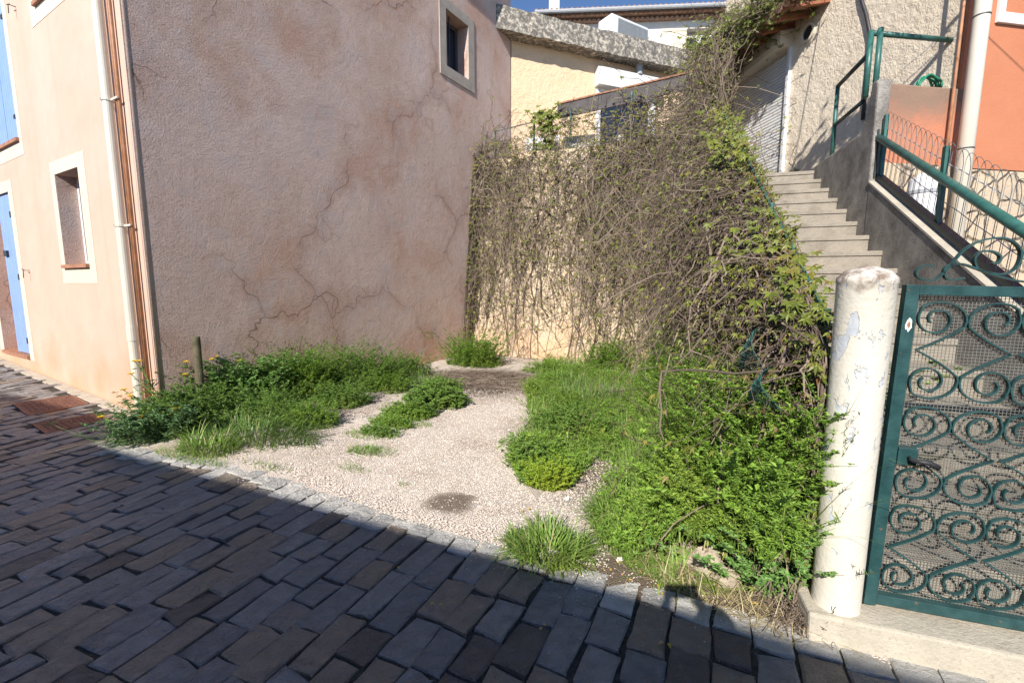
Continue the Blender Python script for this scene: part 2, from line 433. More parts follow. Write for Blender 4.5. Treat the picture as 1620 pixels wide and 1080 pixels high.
# lot boundary towards the street
bd = V(-.906, .4235, 0); B0 = V(1.36, 1.86, 0)          # border runs up-left from the plinth
def qside(p):                                            # >0 on the lot side of the border
    t_ = (p[0] - B0[0]) * -.906 + (p[1] - B0[1]) * .4235
    return (p[0] - B0[0]) * .4235 + (p[1] - B0[1]) * .906 - .13 * math.exp(-((t_ - 3.9) / .95) ** 2)
def inside(px, py, poly):
    c = False; j = len(poly) - 1
    for i in range(len(poly)):
        if (poly[i][1] > py) != (poly[j][1] > py) and px < (poly[j][0] - poly[i][0]) * (py - poly[i][1]) / (poly[j][1] - poly[i][1]) + poly[i][0]: c = not c
        j = i
    return c
def polysample(poly, n):
    poly = np.array(poly); lo, hi = poly.min(0), poly.max(0); out = []
    while len(out) < n:
        p = lo + (hi - lo) * rng.random((n * 2, 2))
        out += [q for q in p if inside(q[0], q[1], poly)]
    return np.array(out[:n])
m = M()
lot = [B0 + bd * 0, B0 + bd * 5.95, C - fw * 0 + V(.02, -.05, 0), C + ws * 6.2, R + rd * 5., V(1.6, 2.3, 0) + so * 0]
lot2 = [(p[0], p[1]) for p in lot]
gx = np.arange(-4.6, 4, .12); gy = np.arange(1.6, 11, .12)
def lotz(x, y): return .014 + .012 * math.sin(x * 2.1 + 1) * math.sin(y * 1.7) + .008 * math.sin(5 * x + 3 * y)
idx = {}; vs = []; fs = []
for x in gx:
    for y in gy:
        if qside((x, y)) > -.3: idx[(round(x, 2), round(y, 2))] = len(vs); vs.append([x, y, lotz(x, y) if qside((x, y)) > .12 else (min(lotz(x, y), -.003) if qside((x, y)) > -.09 else -.03)])
for x in gx:
    for y in gy:
        k = [(round(x + a, 2), round(y + b, 2)) for a, b in ((0, 0), (.12, 0), (.12, .12), (0, .12))]
        if all(q in idx for q in k) and inside(x + .06, y + .06, [(p[0], p[1]) for p in [B0 + V(.35, -.4, 0), B0 + bd * 6.3 - V(.1, .25, 0), C - fw * 0 + V(-.05, -.15, 0), C + ws * 6.6, R + rd * 5.4, V(1.9, 2.3, 0)]]): fs.append([idx[q] for q in k])
m.add(vs, fs)
struct(m.build('gravel_lot', MT['gravel'], org=(0, 0, 0), smooth=True), 'pale gravel ground of the little parking lot')

# pavers: rows run away from the viewer, fanned slightly
m = M()
m_edge = M()
def paver(c, az, wd, ln, m=m):
    a = V(math.sin(az), math.cos(az), 0); b = V(math.cos(az), -math.sin(az), 0)
    nu, nv = 6, 5
    tx, ty = rng.normal(0, .008), rng.normal(0, .008); h0 = rng.normal(0, .0018)
    sk = rng.normal(0, .006, (4, 2))
    vs = []
    us = [0, .04, .3, .7, .96, 1]; vv = [0, .06, .5, .94, 1]
    z0 = gz(c[0])
    for iu, u in enumerate(us):
        for iv, v_ in enumerate(vv):
            e = (iu in (0, 5)) or (iv in (0, 4))
            k = sk[0] * (1 - u) * (1 - v_) + sk[1] * u * (1 - v_) + sk[2] * u * v_ + sk[3] * (1 - u) * v_
            p = c + a * ((u - .5) * ln + k[0]) + b * ((v_ - .5) * wd + k[1])
            z = z0 + h0 + (u - .5) * tx + (v_ - .5) * ty * .6 + rng.normal(0, .0022) - (.0042 if e else 0)
            if e: p = p + a * rng.normal(0, .0028) + b * rng.normal(0, .0028)
            vs.append([p[0], p[1], z])
    f = [[i * nv + j, i * nv + j + 1, (i + 1) * nv + j + 1, (i + 1) * nv + j] for i in range(nu - 1) for j in range(nv - 1)]
    rim = [j for j in range(nv)] + [i * nv + nv - 1 for i in range(1, nu)] + [(nu - 1) * nv + j for j in range(nv - 2, -1, -1)] + [i * nv for i in range(nu - 2, 0, -1)]
    k0 = len(vs)
    for r_ in rim: vs.append([vs[r_][0], vs[r_][1], vs[r_][2] - .03])
    L = len(rim)
    f += [[rim[i], k0 + i, k0 + (i + 1) % L, rim[(i + 1) % L]] for i in range(L)]
    m.add(vs, f)
cov = [[(20, 639), (114, 625.5), (140.5, 639), (43, 657)], [(51, 672), (151, 655), (173, 663), (73, 687)]]
covp = []
for q in cov:
    zz = .07
    covp.append([gnd(*p, gz(gnd(*p, zz)[0])) for p in q])
u = 2.0
while u > -11.5:
    wd = .158 * rng.uniform(.93, 1.07)
    az0 = math.radians(max(13, 25 + 1.9 * min(u, 0)))
    base = V(0, 2.5, 0) + V(.906, -.4235, 0) * u
    a = V(math.sin(az0), math.cos(az0), 0)
    q0, q1 = qside(base), qside(base + a)
    v_ = (.012 - q0) / (q1 - q0) if u > -4.25 else 3.2
    if u > -4.25:
        for _ in range(6): v_ += .012 - qside(base + a * v_)
    first = True
    while v_ > -3.6:
        ln = rng.choice([.19, .23, .27, .31, .34], p=[.15, .2, .25, .25, .15]) * rng.uniform(.95, 1.05)
        if first: ln *= rng.uniform(.45, 1); first = False
        c = base + a * (v_ - ln / 2)
        ok = c[1] > -1.5
        rel = (c - C)
        if np.dot(rel, nF) < .14 and np.dot(rel, fw) > -.3: ok = False
        if np.dot(rel, nF) < .10 and u > -4.6 and qside(c) > .3: ok = False
        for q in covp:
            if inside(c[0], c[1], [(p[0], p[1]) for p in q]): ok = False
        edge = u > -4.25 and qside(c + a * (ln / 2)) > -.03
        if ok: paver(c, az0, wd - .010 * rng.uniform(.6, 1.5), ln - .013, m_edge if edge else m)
        v_ -= ln
    u -= wd + .003
struct(m_edge.build('sunlit_paver_row', MT['edge'], org=(0, 0, 0)), 'first row of pavers along the gravel, coloured paler to look sunlit')
struct(m.build('street', MT['paver'], org=(0, 0, 0)), 'street of grey slate pavers laid in staggered rows')
# gutter strip along the facade
m = M(); s0 = -.02
while s0 < 11:
    l = rng.uniform(.22, .4)
    p = onp(C, fw, nF, s0 + .006, 0, .012); q = onp(C, fw, nF, s0 + l - .006, 0, .012)
    za, zb = gz(p[0]) + .012, gz(q[0]) + .012
    b = [p + ZUP * (za - .05), q + ZUP * (zb - .05), q + nF * .13 + ZUP * (zb - .055), p + nF * .13 + ZUP * (za - .055)]
    m.hexa(b, [x + ZUP * .045 for x in b]); s0 += l
struct(m.build('pavement', MT['plinth'], org=(0, 0, 0), bevel=.006), 'narrow edging course along the foot of the pink house')
for i, q in enumerate(covp):
    zo = .008
    cen = sum(q) / 4
    t = thing('drain_cover', (cen[0], cen[1], cen[2]), ['larger rusty iron drain cover nearest the pink wall', 'narrower rusty iron drain cover in the shaded paving'][i], 'drain cover', 'rusty drain covers')
    m = M(); inn = [cen + (p - cen) * .94 for p in q]
    m.hexa([p + ZUP * -.02 for p in inn], [p + ZUP * zo for p in inn])
    e1 = (q[1] - q[0]); e2 = (q[3] - q[0])
    for a in range(9):
        for b_ in range(5):
            p = q[0] + e1 * (.1 + .09 * a) + e2 * (.14 + .16 * b_)
            m.box(p + ZUP * (zo - .002), e1 * .045, e2 * .07, ZUP * .007)
    m.build('lid', MT['cover'], t)
    m = M()
    for a in range(4):
        p, r_ = q[a], q[(a + 1) % 4]; pi, ri = cen + (p - cen) * .95, cen + (r_ - cen) * .95
        m.hexa([p - ZUP * .02, r_ - ZUP * .02, ri - ZUP * .02, pi - ZUP * .02], [p + ZUP * (zo + .003), r_ + ZUP * (zo + .003), ri + ZUP * (zo + .003), pi + ZUP * (zo + .003)])
    m.build('frame', MT['rust'], t)

# pebbles
poly = [gnd(*p)[:2] for p in [(345, 722), (430, 705), (500, 685), (570, 640), (650, 622), (700, 610), (830, 600), (845, 650), (810, 740), (850, 790), (930, 700), (1000, 720), (960, 900), (850, 882), (640, 825), (480, 768)]]
def pebbles(m, pts, smin, smax, zf):
    Np = len(pts)
    o = np.array([[1, 0, 0], [0, 1, 0], [-1, 0, 0], [0, -1, 0], [.2, .1, .8], [-.1, 0, -.6]], float)
    o = o[None] + rng.normal(0, .16, (Np, 6, 3))
    th = rng.random(Np) * 6.28; s = rng.uniform(smin, smax, Np)[:, None]
    x = o[:, :, 0] * np.cos(th)[:, None] - o[:, :, 1] * np.sin(th)[:, None]; y = o[:, :, 0] * np.sin(th)[:, None] + o[:, :, 1] * np.cos(th)[:, None]
    v = np.stack([pts[:, 0:1] + x * s, pts[:, 1:2] + y * s * .8, np.array([zf(*p) for p in pts])[:, None] + o[:, :, 2] * s * .7 + s * .15], -1)
    f = np.array([[0, 1, 4], [1, 2, 4], [2, 3, 4], [3, 0, 4], [1, 0, 5], [2, 1, 5], [3, 2, 5], [0, 3, 5]])
    m.add(v.reshape(-1, 3), (np.arange(Np)[:, None, None] * 6 + f[None]).reshape(-1, 3))
m = M()
pp = polysample(poly, 60000)
# denser near the viewer
d = np.hypot(pp[:, 0], pp[:, 1]); keep = rng.random(len(pp)) < np.clip(3.2 / d, 0, 1) ** 1.3
dp = gnd(712, 800); dd = np.hypot((pp[:, 0] - dp[0]) / .20, (pp[:, 1] - dp[1]) / .17)
keep &= (dd > 1) | (rng.random(len(pp)) < .12)
pebbles(m, pp[keep], .0026, .0068, lotz)
sp_ = np.array([gnd(rng.uniform(560, 1000), 0 * 0 + 812 + (0)) for _ in range(1)])
e = np.array([B0 + bd * rng.uniform(.3, 4.6) + V(.4235, .906, 0) * (.06 - rng.exponential(.12)) for _ in range(1100)])
pebbles(m, e[:, :2], .002, .006, lambda x, y: .008)
struct(m.build('gravel', MT['pebble'], org=(0, 0, 0)), 'loose pale gravel stones on the lot', 'stuff')

# ------------------------------------------------------------------ wall with real openings
def wall(name, mat, root, p0, d, n, s0, s1, z0f, z1, opens, depth=.22, cap0=True, thick=.3):
    m = M(); ss = sorted({s0, s1, *[o[0] for o in opens], *[o[1] for o in opens]}); zs = sorted({z0f, z1, *[o[2] for o in opens], *[o[3] for o in opens]})
    for a, b in zip(ss, ss[1:]):
        for c_, e_ in zip(zs, zs[1:]):
            mid = ((a + b) / 2, (c_ + e_) / 2)
            if any(o[0] < mid[0] < o[1] and o[2] < mid[1] < o[3] for o in opens): continue
            m.add([onp(p0, d, n, a, c_), onp(p0, d, n, b, c_), onp(p0, d, n, b, e_), onp(p0, d, n, a, e_)], [[0, 1, 2, 3]])
    for o in opens:
        a, b, c_, e_ = o[:4]
        for (x, y, x2, y2) in ((a, c_, a, e_), (a, e_, b, e_), (b, e_, b, c_), (b, c_, a, c_)):
            m.add([onp(p0, d, n, x, y), onp(p0, d, n, x2, y2), onp(p0, d, n, x2, y2, -depth), onp(p0, d, n, x, y, -depth)], [[0, 1, 2, 3]])
    q = [onp(p0, d, n, s0, z0f, -thick), onp(p0, d, n, s1, z0f, -thick), onp(p0, d, n, s1, z1, -thick), onp(p0, d, n, s0, z1, -thick)]
    m.add(q, [[3, 2, 1, 0]])
    q2 = [onp(p0, d, n, s0, z0f), onp(p0, d, n, s1, z0f), onp(p0, d, n, s1, z1), onp(p0, d, n, s0, z1)]
    m.add(q + q2, [[0, 1, 5, 4], [1, 2, 6, 5], [2, 3, 7, 6]] + ([[3, 0, 4, 7]] if cap0 else []))
    return m.build(name, mat, root)
def ring(m, p0, d, n, o, i, out, base=0.):
    a, b, c_, e_ = o; a2, b2, c2, e2 = i
    for r in ((a, a2, c_, e_), (b2, b, c_, e_), (a2, b2, c_, c2), (a2, b2, e2, e_)):
        if r[1] - r[0] > 1e-4 and r[3] - r[2] > 1e-4:
            m.box(onp(p0, d, n, r[0], r[2], base), d * (r[1] - r[0]), n * out, ZUP * (r[3] - r[2]))

# ------------------------------------------------------------------ pink house
H = thing('house', tuple(C), 'pink rendered house with cream window surrounds and a cracked windowless-looking side wall', 'house')
H['label'] = 'pink stucco house on the left with cream trim and a cracked mauve side wall'
fo = [(1.55, 2.34, 1.78, 2.94), (1.55, 2.26, 4.95, 6.3), (3.55, 4.75, 3.57, 5.6), (4.36, 5.75, .40, 2.93)]
wall('front_wall', MT['facade'], H, C, fw, nF, .0, 11, -.1, 8.5, fo, .30, thick=.45, cap0=False)
m = M(); m.tube([C + ws * .029 + fw * .027 + ZUP * -.1, C + ws * .029 + fw * .027 + ZUP * 8.5], .032, 16); m.build('corner_bead', MT['facade'], H, smooth=True)
for o in fo:
    m = M(); m.box(onp(C, fw, nF, o[1] - .004, o[2], -.29), fw * .003, nF * .288, ZUP * (o[3] - o[2])); m.build('reveal', MT['side'], H)
wside = wall('side_wall', MT['side'], H, C, ws, nS, 0, 7.58, -.1, 8.5, [(5.16, 5.88, 5.70, 6.72)], .34, thick=.44, cap0=False)
m = M(); m.box(onp(C, fw, nF, -.3, 8.5, .4), fw * 11.6, ws * 8.3, ZUP * .12)
m.build('roof', MT['tile'], H)
# rear and interior blockers
m = M(); m.box(onp(C, fw, nF, .46, 0, -.46), fw * 10.4, ws * 7.0, ZUP * 8.4); m.build('interior', MT['dark'], H)
m = M(); m.box(onp(C, ws, nS, 7.20, -.1, -.45), ws * .38, -nS * 8, ZUP * 8.59); m.build('rear_wall', MT['side'], H)
for k, (o, fr) in enumerate(((fo[0], (1.33, 2.48, 1.55, 3.10)), (fo[1], (1.32, 2.48, 4.73, 6.5)), (fo[2], (3.40, 4.95, 3.34, 5.8)))):
    w_ = M(); w_.box(onp(C, fw, nF, o[0], o[2], -.29), fw * (o[1] - o[0]), nF * .03, ZUP * (o[3] - o[2]))
    wo = w_.build('window', MT['glass'], H)
    m = M(); ring(m, C, fw, nF, fr, o[:4], .004); m.build('surround', MT['cream_trim'], H, wo)
    m = M(); m.box(onp(C, fw, nF, o[0] - .03, o[2] - .035, -.2), fw * (o[1] - o[0] + .06), nF * .24, ZUP * .045); m.build('sill', MT['terracotta'], H, wo)
    m = M(); ring(m, C, fw, nF, o[:4], (o[0] + .06, o[1] - .06, o[2] + .06, o[3] - .06), .05, -.255); m.build('frame', MT['white'], H, wo)
    if k == 2:
        for a, b in ((3.58, 4.14), (4.15, 4.72)):
            m = M(); x = a
            while x < b - .02: m.box(onp(C, fw, nF, x, 3.60, -.06), fw * .088, nF * .035, ZUP * 1.95); x += .093
            sh = m.build('shutter', MT['blue'], H, wo)
            if a < 4:
                for z in (3.85, 5.15): M().box(onp(C, fw, nF, 3.555, z, -.024), fw * .09, nF * .03, ZUP * .05).build('hinge', MT['iron'], H, sh)
dr = M(); dr.box(onp(C, fw, nF, 4.36, .40, -.29), fw * 1.39, nF * .05, ZUP * 2.53); do = dr.build('door', MT['side'], H)
m = M(); ring(m, C, fw, nF, (4.16, 5.95, .34, 3.09), (4.36, 5.75, .40, 2.93), .004); m.build('surround', MT['cream_trim'], H, do)
m = M(); m.box(onp(C, fw, nF, 4.36, .36, -.2), fw * 1.39, nF * .24, ZUP * .05); m.build('threshold', MT['terracotta'], H, do)
m = M(); x = 4.37
while x < 5.07: m.box(onp(C, fw, nF, x, .43, -.06), fw * .1, nF * .035, ZUP * 2.48); x += .104
sh = m.build('shutter', MT['blue'], H, do)
for z in (.6, 1.6, 2.55): M().box(onp(C, fw, nF, 4.365, z, -.024), fw * .07, nF * .03, ZUP * .09).build('hinge', MT['iron'], H, do)
M().box(onp(C, fw, nF, 4.86, 1.98, -.024), fw * .16, nF * .03, ZUP * .09).build('latch', MT['iron'], H, do)
# drainpipes
m = M(); p = onp(C, fw, nF, .30, 0, .075)
m.tube([p + ZUP * .02, p + ZUP * 8.4], .047, 16)
for z in (.92, 4.9): m.lathe(p + ZUP * z, [(.053, 0), (.053, .16)], 16)
m.build('downpipe', MT['pvc'], H, smooth=False)
for z in (2.15, 3.42, 5.0):
    m = M(); m.lathe(p + ZUP * z, [(.055, 0), (.055, .025)], 16); m.box(p + ZUP * z - nF * .075, fw * .012, nF * .14, ZUP * .02)
    m.box(p + ZUP * z - fw * .20 - nF * .02, fw * .2, nF * .012, ZUP * .02)
    m.build('pipe_bracket', MT['pvc'], H)
m = M(); p = onp(C, fw, nF, .13, 0, .035)
m.tube([p + ZUP * .02, p + ZUP * 8.4], .016, 10); m.tube([p + fw * .05 + ZUP * .02, p + fw * .05 + ZUP * 8.4], .012, 10)
m.build('cable_duct', MT['copper'], H, smooth=True)
for s_, z in ((2.99, 5.12), (3.84, 1.74)):
    m = M(); q = onp(C, fw, nF, s_, z)
    m.tube([q, q + nF * .07, q + nF * .075 - ZUP * .11], .006, 6); m.tube([q + nF * .06 - fw * .02, q + nF * .065 + fw * .08 + ZUP * .02], .006, 6)
    m.build('shutter_latch', MT['iron'], H)
m = M(); q = hit(125, 632, C, nF); m.lathe(q + nF * .01, [(.055, -.1), (.055, .08), (.03, .12)], 12); m.build('kick_stone', MT['plinth'], H)
# side window
w_ = M(); w_.box(onp(C, ws, nS, 5.16, 5.70, -.335), ws * .72, nS * .03, ZUP * 1.02); wo = w_.build('window', MT['glass'], H)
m = M(); ring(m, C, ws, nS, (4.97, 6.08, 5.50, 6.90), (5.16, 5.88, 5.70, 6.72), .018); m.build('surround', MT['window_trim'], H, wo)
m = M(); ring(m, C, ws, nS, (5.16, 5.88, 5.70, 6.72), (5.21, 5.83, 5.76, 6.66), .04, -.30); m.box(onp(C, ws, nS, 5.5, 5.76, -.30), ws * .05, nS * .03, ZUP * .9); m.build('frame', MT['wood'], H, wo)
m = M(); p = onp(C, ws, nS, 5.42, 5.7, -.12); m.tube([p, p + ZUP * 1.02], .012, 8); m.build('bar', MT['iron'], H, wo)

# ------------------------------------------------------------------ retaining wall + terrace + railing
ztop = hit(886, 238, R2, nR)[2]
L_R = 4.95
m = M()
na, nb = 40, 30; vs = []
for i in range(na + 1):
    for j in range(nb + 1):
        s_ = -.7 + (L_R + .7) * i / na; t_ = j / nb
        p = (R + (R2 - R) * t_) + rd * s_ + ZUP * (-.1 + (ztop + .1) * t_)
        if 0 < j < nb: p = p + nR * (.02 * math.sin(s_ * 5.1 + t_ * 9) * math.sin(t_ * 17 + s_ * 2) + rng.normal(0, .006))
        vs.append(p)
m.add(vs, [[i * (nb + 1) + j, (i + 1) * (nb + 1) + j, (i + 1) * (nb + 1) + j + 1, i * (nb + 1) + j + 1] for i in range(na) for j in range(nb)])
a, b = R2 + rd * -.7 + ZUP * ztop, R2 + rd * L_R + ZUP * ztop
m.add([a, b, b - nR * .35, a - nR * .35, a - nR * .35 - ZUP * ztop, b - nR * .35 - ZUP * ztop], [[0, 1, 2, 3], [3, 2, 5, 4]])
RW = m.build('retaining_wall', MT['retain'], smooth=True)
tag(RW, 'beige rendered stone retaining wall hung with bare creeper at the back of the lot', 'wall')
m = M(); m.prism([R2 - nR * .36 + rd * -.6 + ZUP * (ztop - .2), R2 - nR * .36 + rd * 4.9 + ZUP * (ztop - .2), PD0 + pd * 6.3 + nP * .003 + ZUP * (ztop - .2), PD0 + nP * .003 + pd * .02 + ZUP * (ztop - .2)], ZUP * .17)
struct(m.build('terrace_floor', MT['stairs']), 'paved terrace behind the retaining wall')
T = thing('terrace_railing', tuple(R2 + ZUP * ztop), 'low terrace railing with dark boards and wire netting tangled in creeper', 'railing')
pt = lambda s_, z, o=0: R2 + rd * s_ + ZUP * z - nR * (.12 + o)
for i, (s_, h) in enumerate(((.38, .66), (1.3, .64), (2.1, .8), (3.3, .9), (4.5, .92))):
    m = M(); m.tube([pt(s_, ztop - .02), pt(s_, ztop + h)], .022, 8); m.build('post', MT['greenrail'], T)
m = M()
for z in (.02, .62): m.tube([pt(.38, ztop + z), pt(2.15, ztop + z + (.1 if z > .1 else 0))], .012, 6)
for k in range(36):
    a = .38 + k * .05
    m.tube([pt(a, ztop), pt(a + .3, ztop + .64)], .002, 3); m.tube([pt(a + .3, ztop), pt(a, ztop + .64)], .002, 3)
m.build('wire_netting', MT['wire'], T)
a, b = hit(882, 166, R2 - nR * .15, nR), hit(1100, 114, R2 - nR * .15, nR)
m = M(); m.hexa([a - ZUP * .27, b - ZUP * .27, b - ZUP * .27 - nR * .03, a - ZUP * .27 - nR * .03], [a, b, b - nR * .03, a - nR * .03]); m.build('board', MT['wood'], T)
m = M(); m.hexa([a + nR * .02 + ZUP * .001, b + nR * .02 + ZUP * .001, b - nR * .06 + ZUP * .001, a - nR * .06 + ZUP * .001], [a + nR * .02 + ZUP * .03, b + nR * .02 + ZUP * .03, b - nR * .06 + ZUP * .03, a - nR * .06 + ZUP * .03]); m.build('rail', MT['rust'], T)
for (x0, y0, x1, y1) in ((832, 205, 885, 238), (890, 212, 940, 234), (976, 196, 986, 222)):
    a, b = hit(x0, y1, R2 - nR * .7, nR), hit(x1, y1, R2 - nR * .7, nR); h_ = .26 if y0 < 210 else .22
    m = M(); m.hexa([a, b, b - nR * .03, a - nR * .03], [a + ZUP * h_, b + ZUP * (h_ + .05), b + ZUP * (h_ + .05) - nR * .03, a + ZUP * h_ - nR * .03]); m.build('panel', MT['white'], T)

# ------------------------------------------------------------------ peach house with flat concrete roof
Pz0, Pz1 = ztop - .3, 7.25
PH = thing('house', tuple(PD0), 'peach roughcast house with a thick lichen-stained concrete roof slab', 'house')
wall('wall', MT['peach'], PH, PD0, pd, nP, 0.02, 9.5, Pz0, Pz1, [(2.35, 4.2, ztop - .1, 6.55)], .15, thick=.3)
S0 = PD0 + nP * .386
m = M(); vs = []; ns_ = 60
SL0 = V(-.36, 10.87, 0)
for i in range(ns_ + 1):
    p = SL0 + pd * (9.8 * i / ns_ + .0)
    w1, w2, w3 = rng.normal(0, .012), rng.normal(0, .012), rng.normal(0, .012)
    vs += [p + ZUP * (7.17 + w1), p + nP * w2 + ZUP * (7.42 + w3), p + ZUP * (7.67 + w2), p - nP * 5 + ZUP * 7.72, p - nP * 5 + ZUP * 7.25]
m.add(vs, [[i * 5 + j, (i + 1) * 5 + j, (i + 1) * 5 + (j + 1) % 5, i * 5 + (j + 1) % 5] for i in range(ns_) for j in range(5)])
m.add(vs[:5], [[0, 1, 2, 3, 4]])
m.build('roof_slab', MT['slab'], PH)
m = M()
m.box(onp(PD0, pd, nP, 2.30, 6.50, .004), pd * 2.0, nP * .22, ZUP * .07)
m.hexa([onp(PD0, pd, nP, 2.30, 6.57, .004), onp(PD0, pd, nP, 4.3, 6.57, .004), onp(PD0, pd, nP, 4.3, 6.57, .224), onp(PD0, pd, nP, 2.30, 6.57, .224)], [onp(PD0, pd, nP, 2.30, 6.95, .004), onp(PD0, pd, nP, 4.3, 6.95, .004), onp(PD0, pd, nP, 4.3, 6.95, .16), onp(PD0, pd, nP, 2.30, 6.95, .16)])
so_ = m.build('shutter_box', MT['white'], PH)
m = M(); m.box(onp(PD0, pd, nP, 2.36, ztop - .1, -.14), pd * 1.83, nP * .03, ZUP * 2.64); wn = m.build('window', MT['glass'], PH)
m = M(); ring(m, PD0, pd, nP, (2.35, 4.2, ztop - .1, 6.5), (2.47, 4.08, ztop, 6.4), .16, -.12); m.build('frame', MT['white'], PH, wn)
m = M(); q = hit(1011, 112, PD0 + nP * .12, nP)
m.lathe(q, [(.02, -.22), (.04, -.2), (.04, -.12), (.09, -.1), (.1, .12), (.12, .13), (.12, .16), (.03, .2)], 14); m.tube([q - ZUP * .18, q - ZUP * .2 - nP * .12], .02, 6); m.build('wall_lamp', MT['grey'], PH, smooth=False)
# air conditioner on the slab
q = hit(995, 52, SL0 - nP * .5, nP); q[2] = 7.725
A = thing('air_conditioner', tuple(q), 'white air conditioning unit sitting on the concrete roof slab', 'air conditioner')
ad = nrm(V(.85, .53, 0)); an = V(ad[1], -ad[0], 0)
m = M(); m.box(q - ad * .62, ad * 1.35, -an * .5, ZUP * .62); m.build('casing', MT['white'], A, bevel=.02)
m = M(); 
for k in range(7): m.box(q - ad * .40 + ad * .155 * k + ZUP * .05 + an * .003, ad * .148, an * .015, ZUP * .5)
m.build('grille', MT['ac'], A)
m = M()
for k in range(14): m.box(q - ad * .40 + ZUP * (.07 + .034 * k) + an * .018, ad * 1.08, an * .004, ZUP * .008)
m.build('slat', MT['grey'], A)

# ------------------------------------------------------------------ white house behind
U0 = V(0, 20, 0); ud = V(.9976, -.07, 0); nU = V(-.07, -.9976, 0)
UH = thing('house', (6, 19.6, 0), 'white house far behind with tiled eaves and pale open shutters', 'house')
wall('wall', MT['whitewall'], UH, U0, ud, nU, 1.9, 16, 0, 12.05, [(6.99, 8.0, 10.2, 11.6), (4.95, 5.5, 10.2, 11.35)], .3, thick=.4)
m = M(); m.box(onp(U0, ud, nU, 7.0, 10.2, -.29), ud * .99, nU * .03, ZUP * 1.2); wn = m.build('window', MT['glass'], UH)
m = M(); ring(m, U0, ud, nU, (6.99, 8.0, 10.2, 11.42), (7.05, 7.94, 10.3, 11.35), .06, -.255); m.box(onp(U0, ud, nU, 7.44, 10.2, -.25), ud * .16, nU * .05, ZUP * 1.2); m.build('frame', MT['white'], UH, wn)
for a in (5.98, 6.49, 8.02):
    m = M(); m.box(onp(U0, ud, nU, a, 10.15, .004), ud * .48, nU * .04, ZUP * 1.45); ring(m, U0, ud, nU, (a, a + .48, 10.15, 11.6), (a + .05, a + .43, 10.25, 11.5), .02, .042); m.build('shutter', MT['cream_trim'], UH)
m = M(); m.box(onp(U0, ud, nU, 4.96, 10.2, -.29), ud * .54, nU * .03, ZUP * 1.15); m.build('window', MT['glass'], UH)
m = M()
for r_ in range(2):
    k = 0
    while k * .19 < 15:
        q = onp(U0, ud, nU, 1.2 + k * .19 + r_ * .095, 11.90 + r_ * .13, .0)
        m.prism([q + ud * (.085 * math.cos(t)) + ZUP * (.085 * math.sin(t)) for t in np.linspace(0, math.pi, 6)], nU * (.22 + .17 * r_)); k += 1
m.build('eaves', MT['tile'], UH)
m = M(); m.prism([onp(U0, ud, nU, .9, 12.13, .5), onp(U0, ud, nU, .9, 12.18, .5), onp(U0, ud, nU, .9, 13.5, -4), onp(U0, ud, nU, .9, 13.4, -4)], ud * 16)
k = 0
while k * .2 < 15.8:
    q = onp(U0, ud, nU, 1.0 + k * .2, 12.20, .52); m.tube([q, q - nU * 4.4 + ZUP * 1.36], .07, 8); k += 1
m.build('roof', MT['tile'], UH)
m = M(); a = onp(U0, ud, nU, .95, 12.12, .58); m.tube([a, a + ud * 15.5], .07, 8); m.build('gutter', MT['grey'], UH)
m = M(); m.box(onp(U0, ud, nU, 1.5, 12.2, -.2), ud * .42, -nU * .5, ZUP * 2.2); m.build('chimney', MT['whitewall'], UH)

# ------------------------------------------------------------------ staircase
ST = thing('staircase', tuple(so * 1.45 + sd * 2.3), 'worn concrete staircase climbing behind the green gate to the white shutter', 'staircase')
A0, Z0, TR, RS = 7.18, 3.038, .302, .17
for k in range(16, -1, -1):
    s_ = A0 - TR * k; z = Z0 - RS * k; dz = .22 if k < 16 else .3
    m = M(); e1 = s_ + (TR if k else 2.6)
    o = so * .87 + sd * (s_)
    m.box(o + ZUP * (z - dz), so * 1.18, sd * (e1 - s_ + .02 * 0), ZUP * (dz - .045))
    m.box(o + ZUP * (z - .045) - sd * .012, so * 1.18, sd * (e1 - s_ + .012), ZUP * .045)
    m.build('step' if k else 'landing', MT['stairs'], ST, bevel=.006)
m = M(); m.prism([so * .80 + sd * 2.3 + ZUP * 0, so * .80 + sd * 2.3 + ZUP * .35, so * .80 + sd * A0 + ZUP * (Z0 + .05), so * .80 + sd * 9.6 + ZUP * (Z0 + .05), so * .80 + sd * 9.6], so * .068)
m.build('side_wall', MT['retain'], ST)
m = M(); o = so * .87 + sd * 2.26; m.box(o, so * 1.18, sd * .14, ZUP * .15); m.build('floor', MT['stairs'], ST)

# parapet to the right of the stairs
PW = thing('parapet_wall', tuple(so * 2.1 + sd * 4), 'stained grey concrete parapet sloping beside the stairs', 'wall')
prof = [(2.1, 0), (2.1, .66), (5.49, 2.53), (5.49, 0)]
m = M(); m.prism([so * 2.05 + sd * a + ZUP * b for a, b in prof][::-1], so * .10); m.build('wall', MT['parapet'], PW, bevel=.01)
prof = [(5.492, 0), (5.492, 3.46), (5.54, 3.52), (5.64, 3.53), (5.72, 3.18), (5.80, 3.10), (7.25, 3.10), (7.27, 3.02), (7.6, 2.9), (7.6, 0)]
m = M(); m.prism([so * 2.052 + sd * a + ZUP * b for a, b in prof][::-1], so * .11); m.build('pier', MT['parapet'], PW, bevel=.02)
m = M(); m.hexa(*[[so * 2.045 + sd * 2.1 + ZUP * z_, so * 2.045 + sd * 5.49 + ZUP * (z_ + 1.87), so * 2.155 + sd * 5.49 + ZUP * (z_ + 1.87), so * 2.155 + sd * 2.1 + ZUP * z_] for z_ in (.665, .685)]); m.build('coping', MT['plinth'], PW)
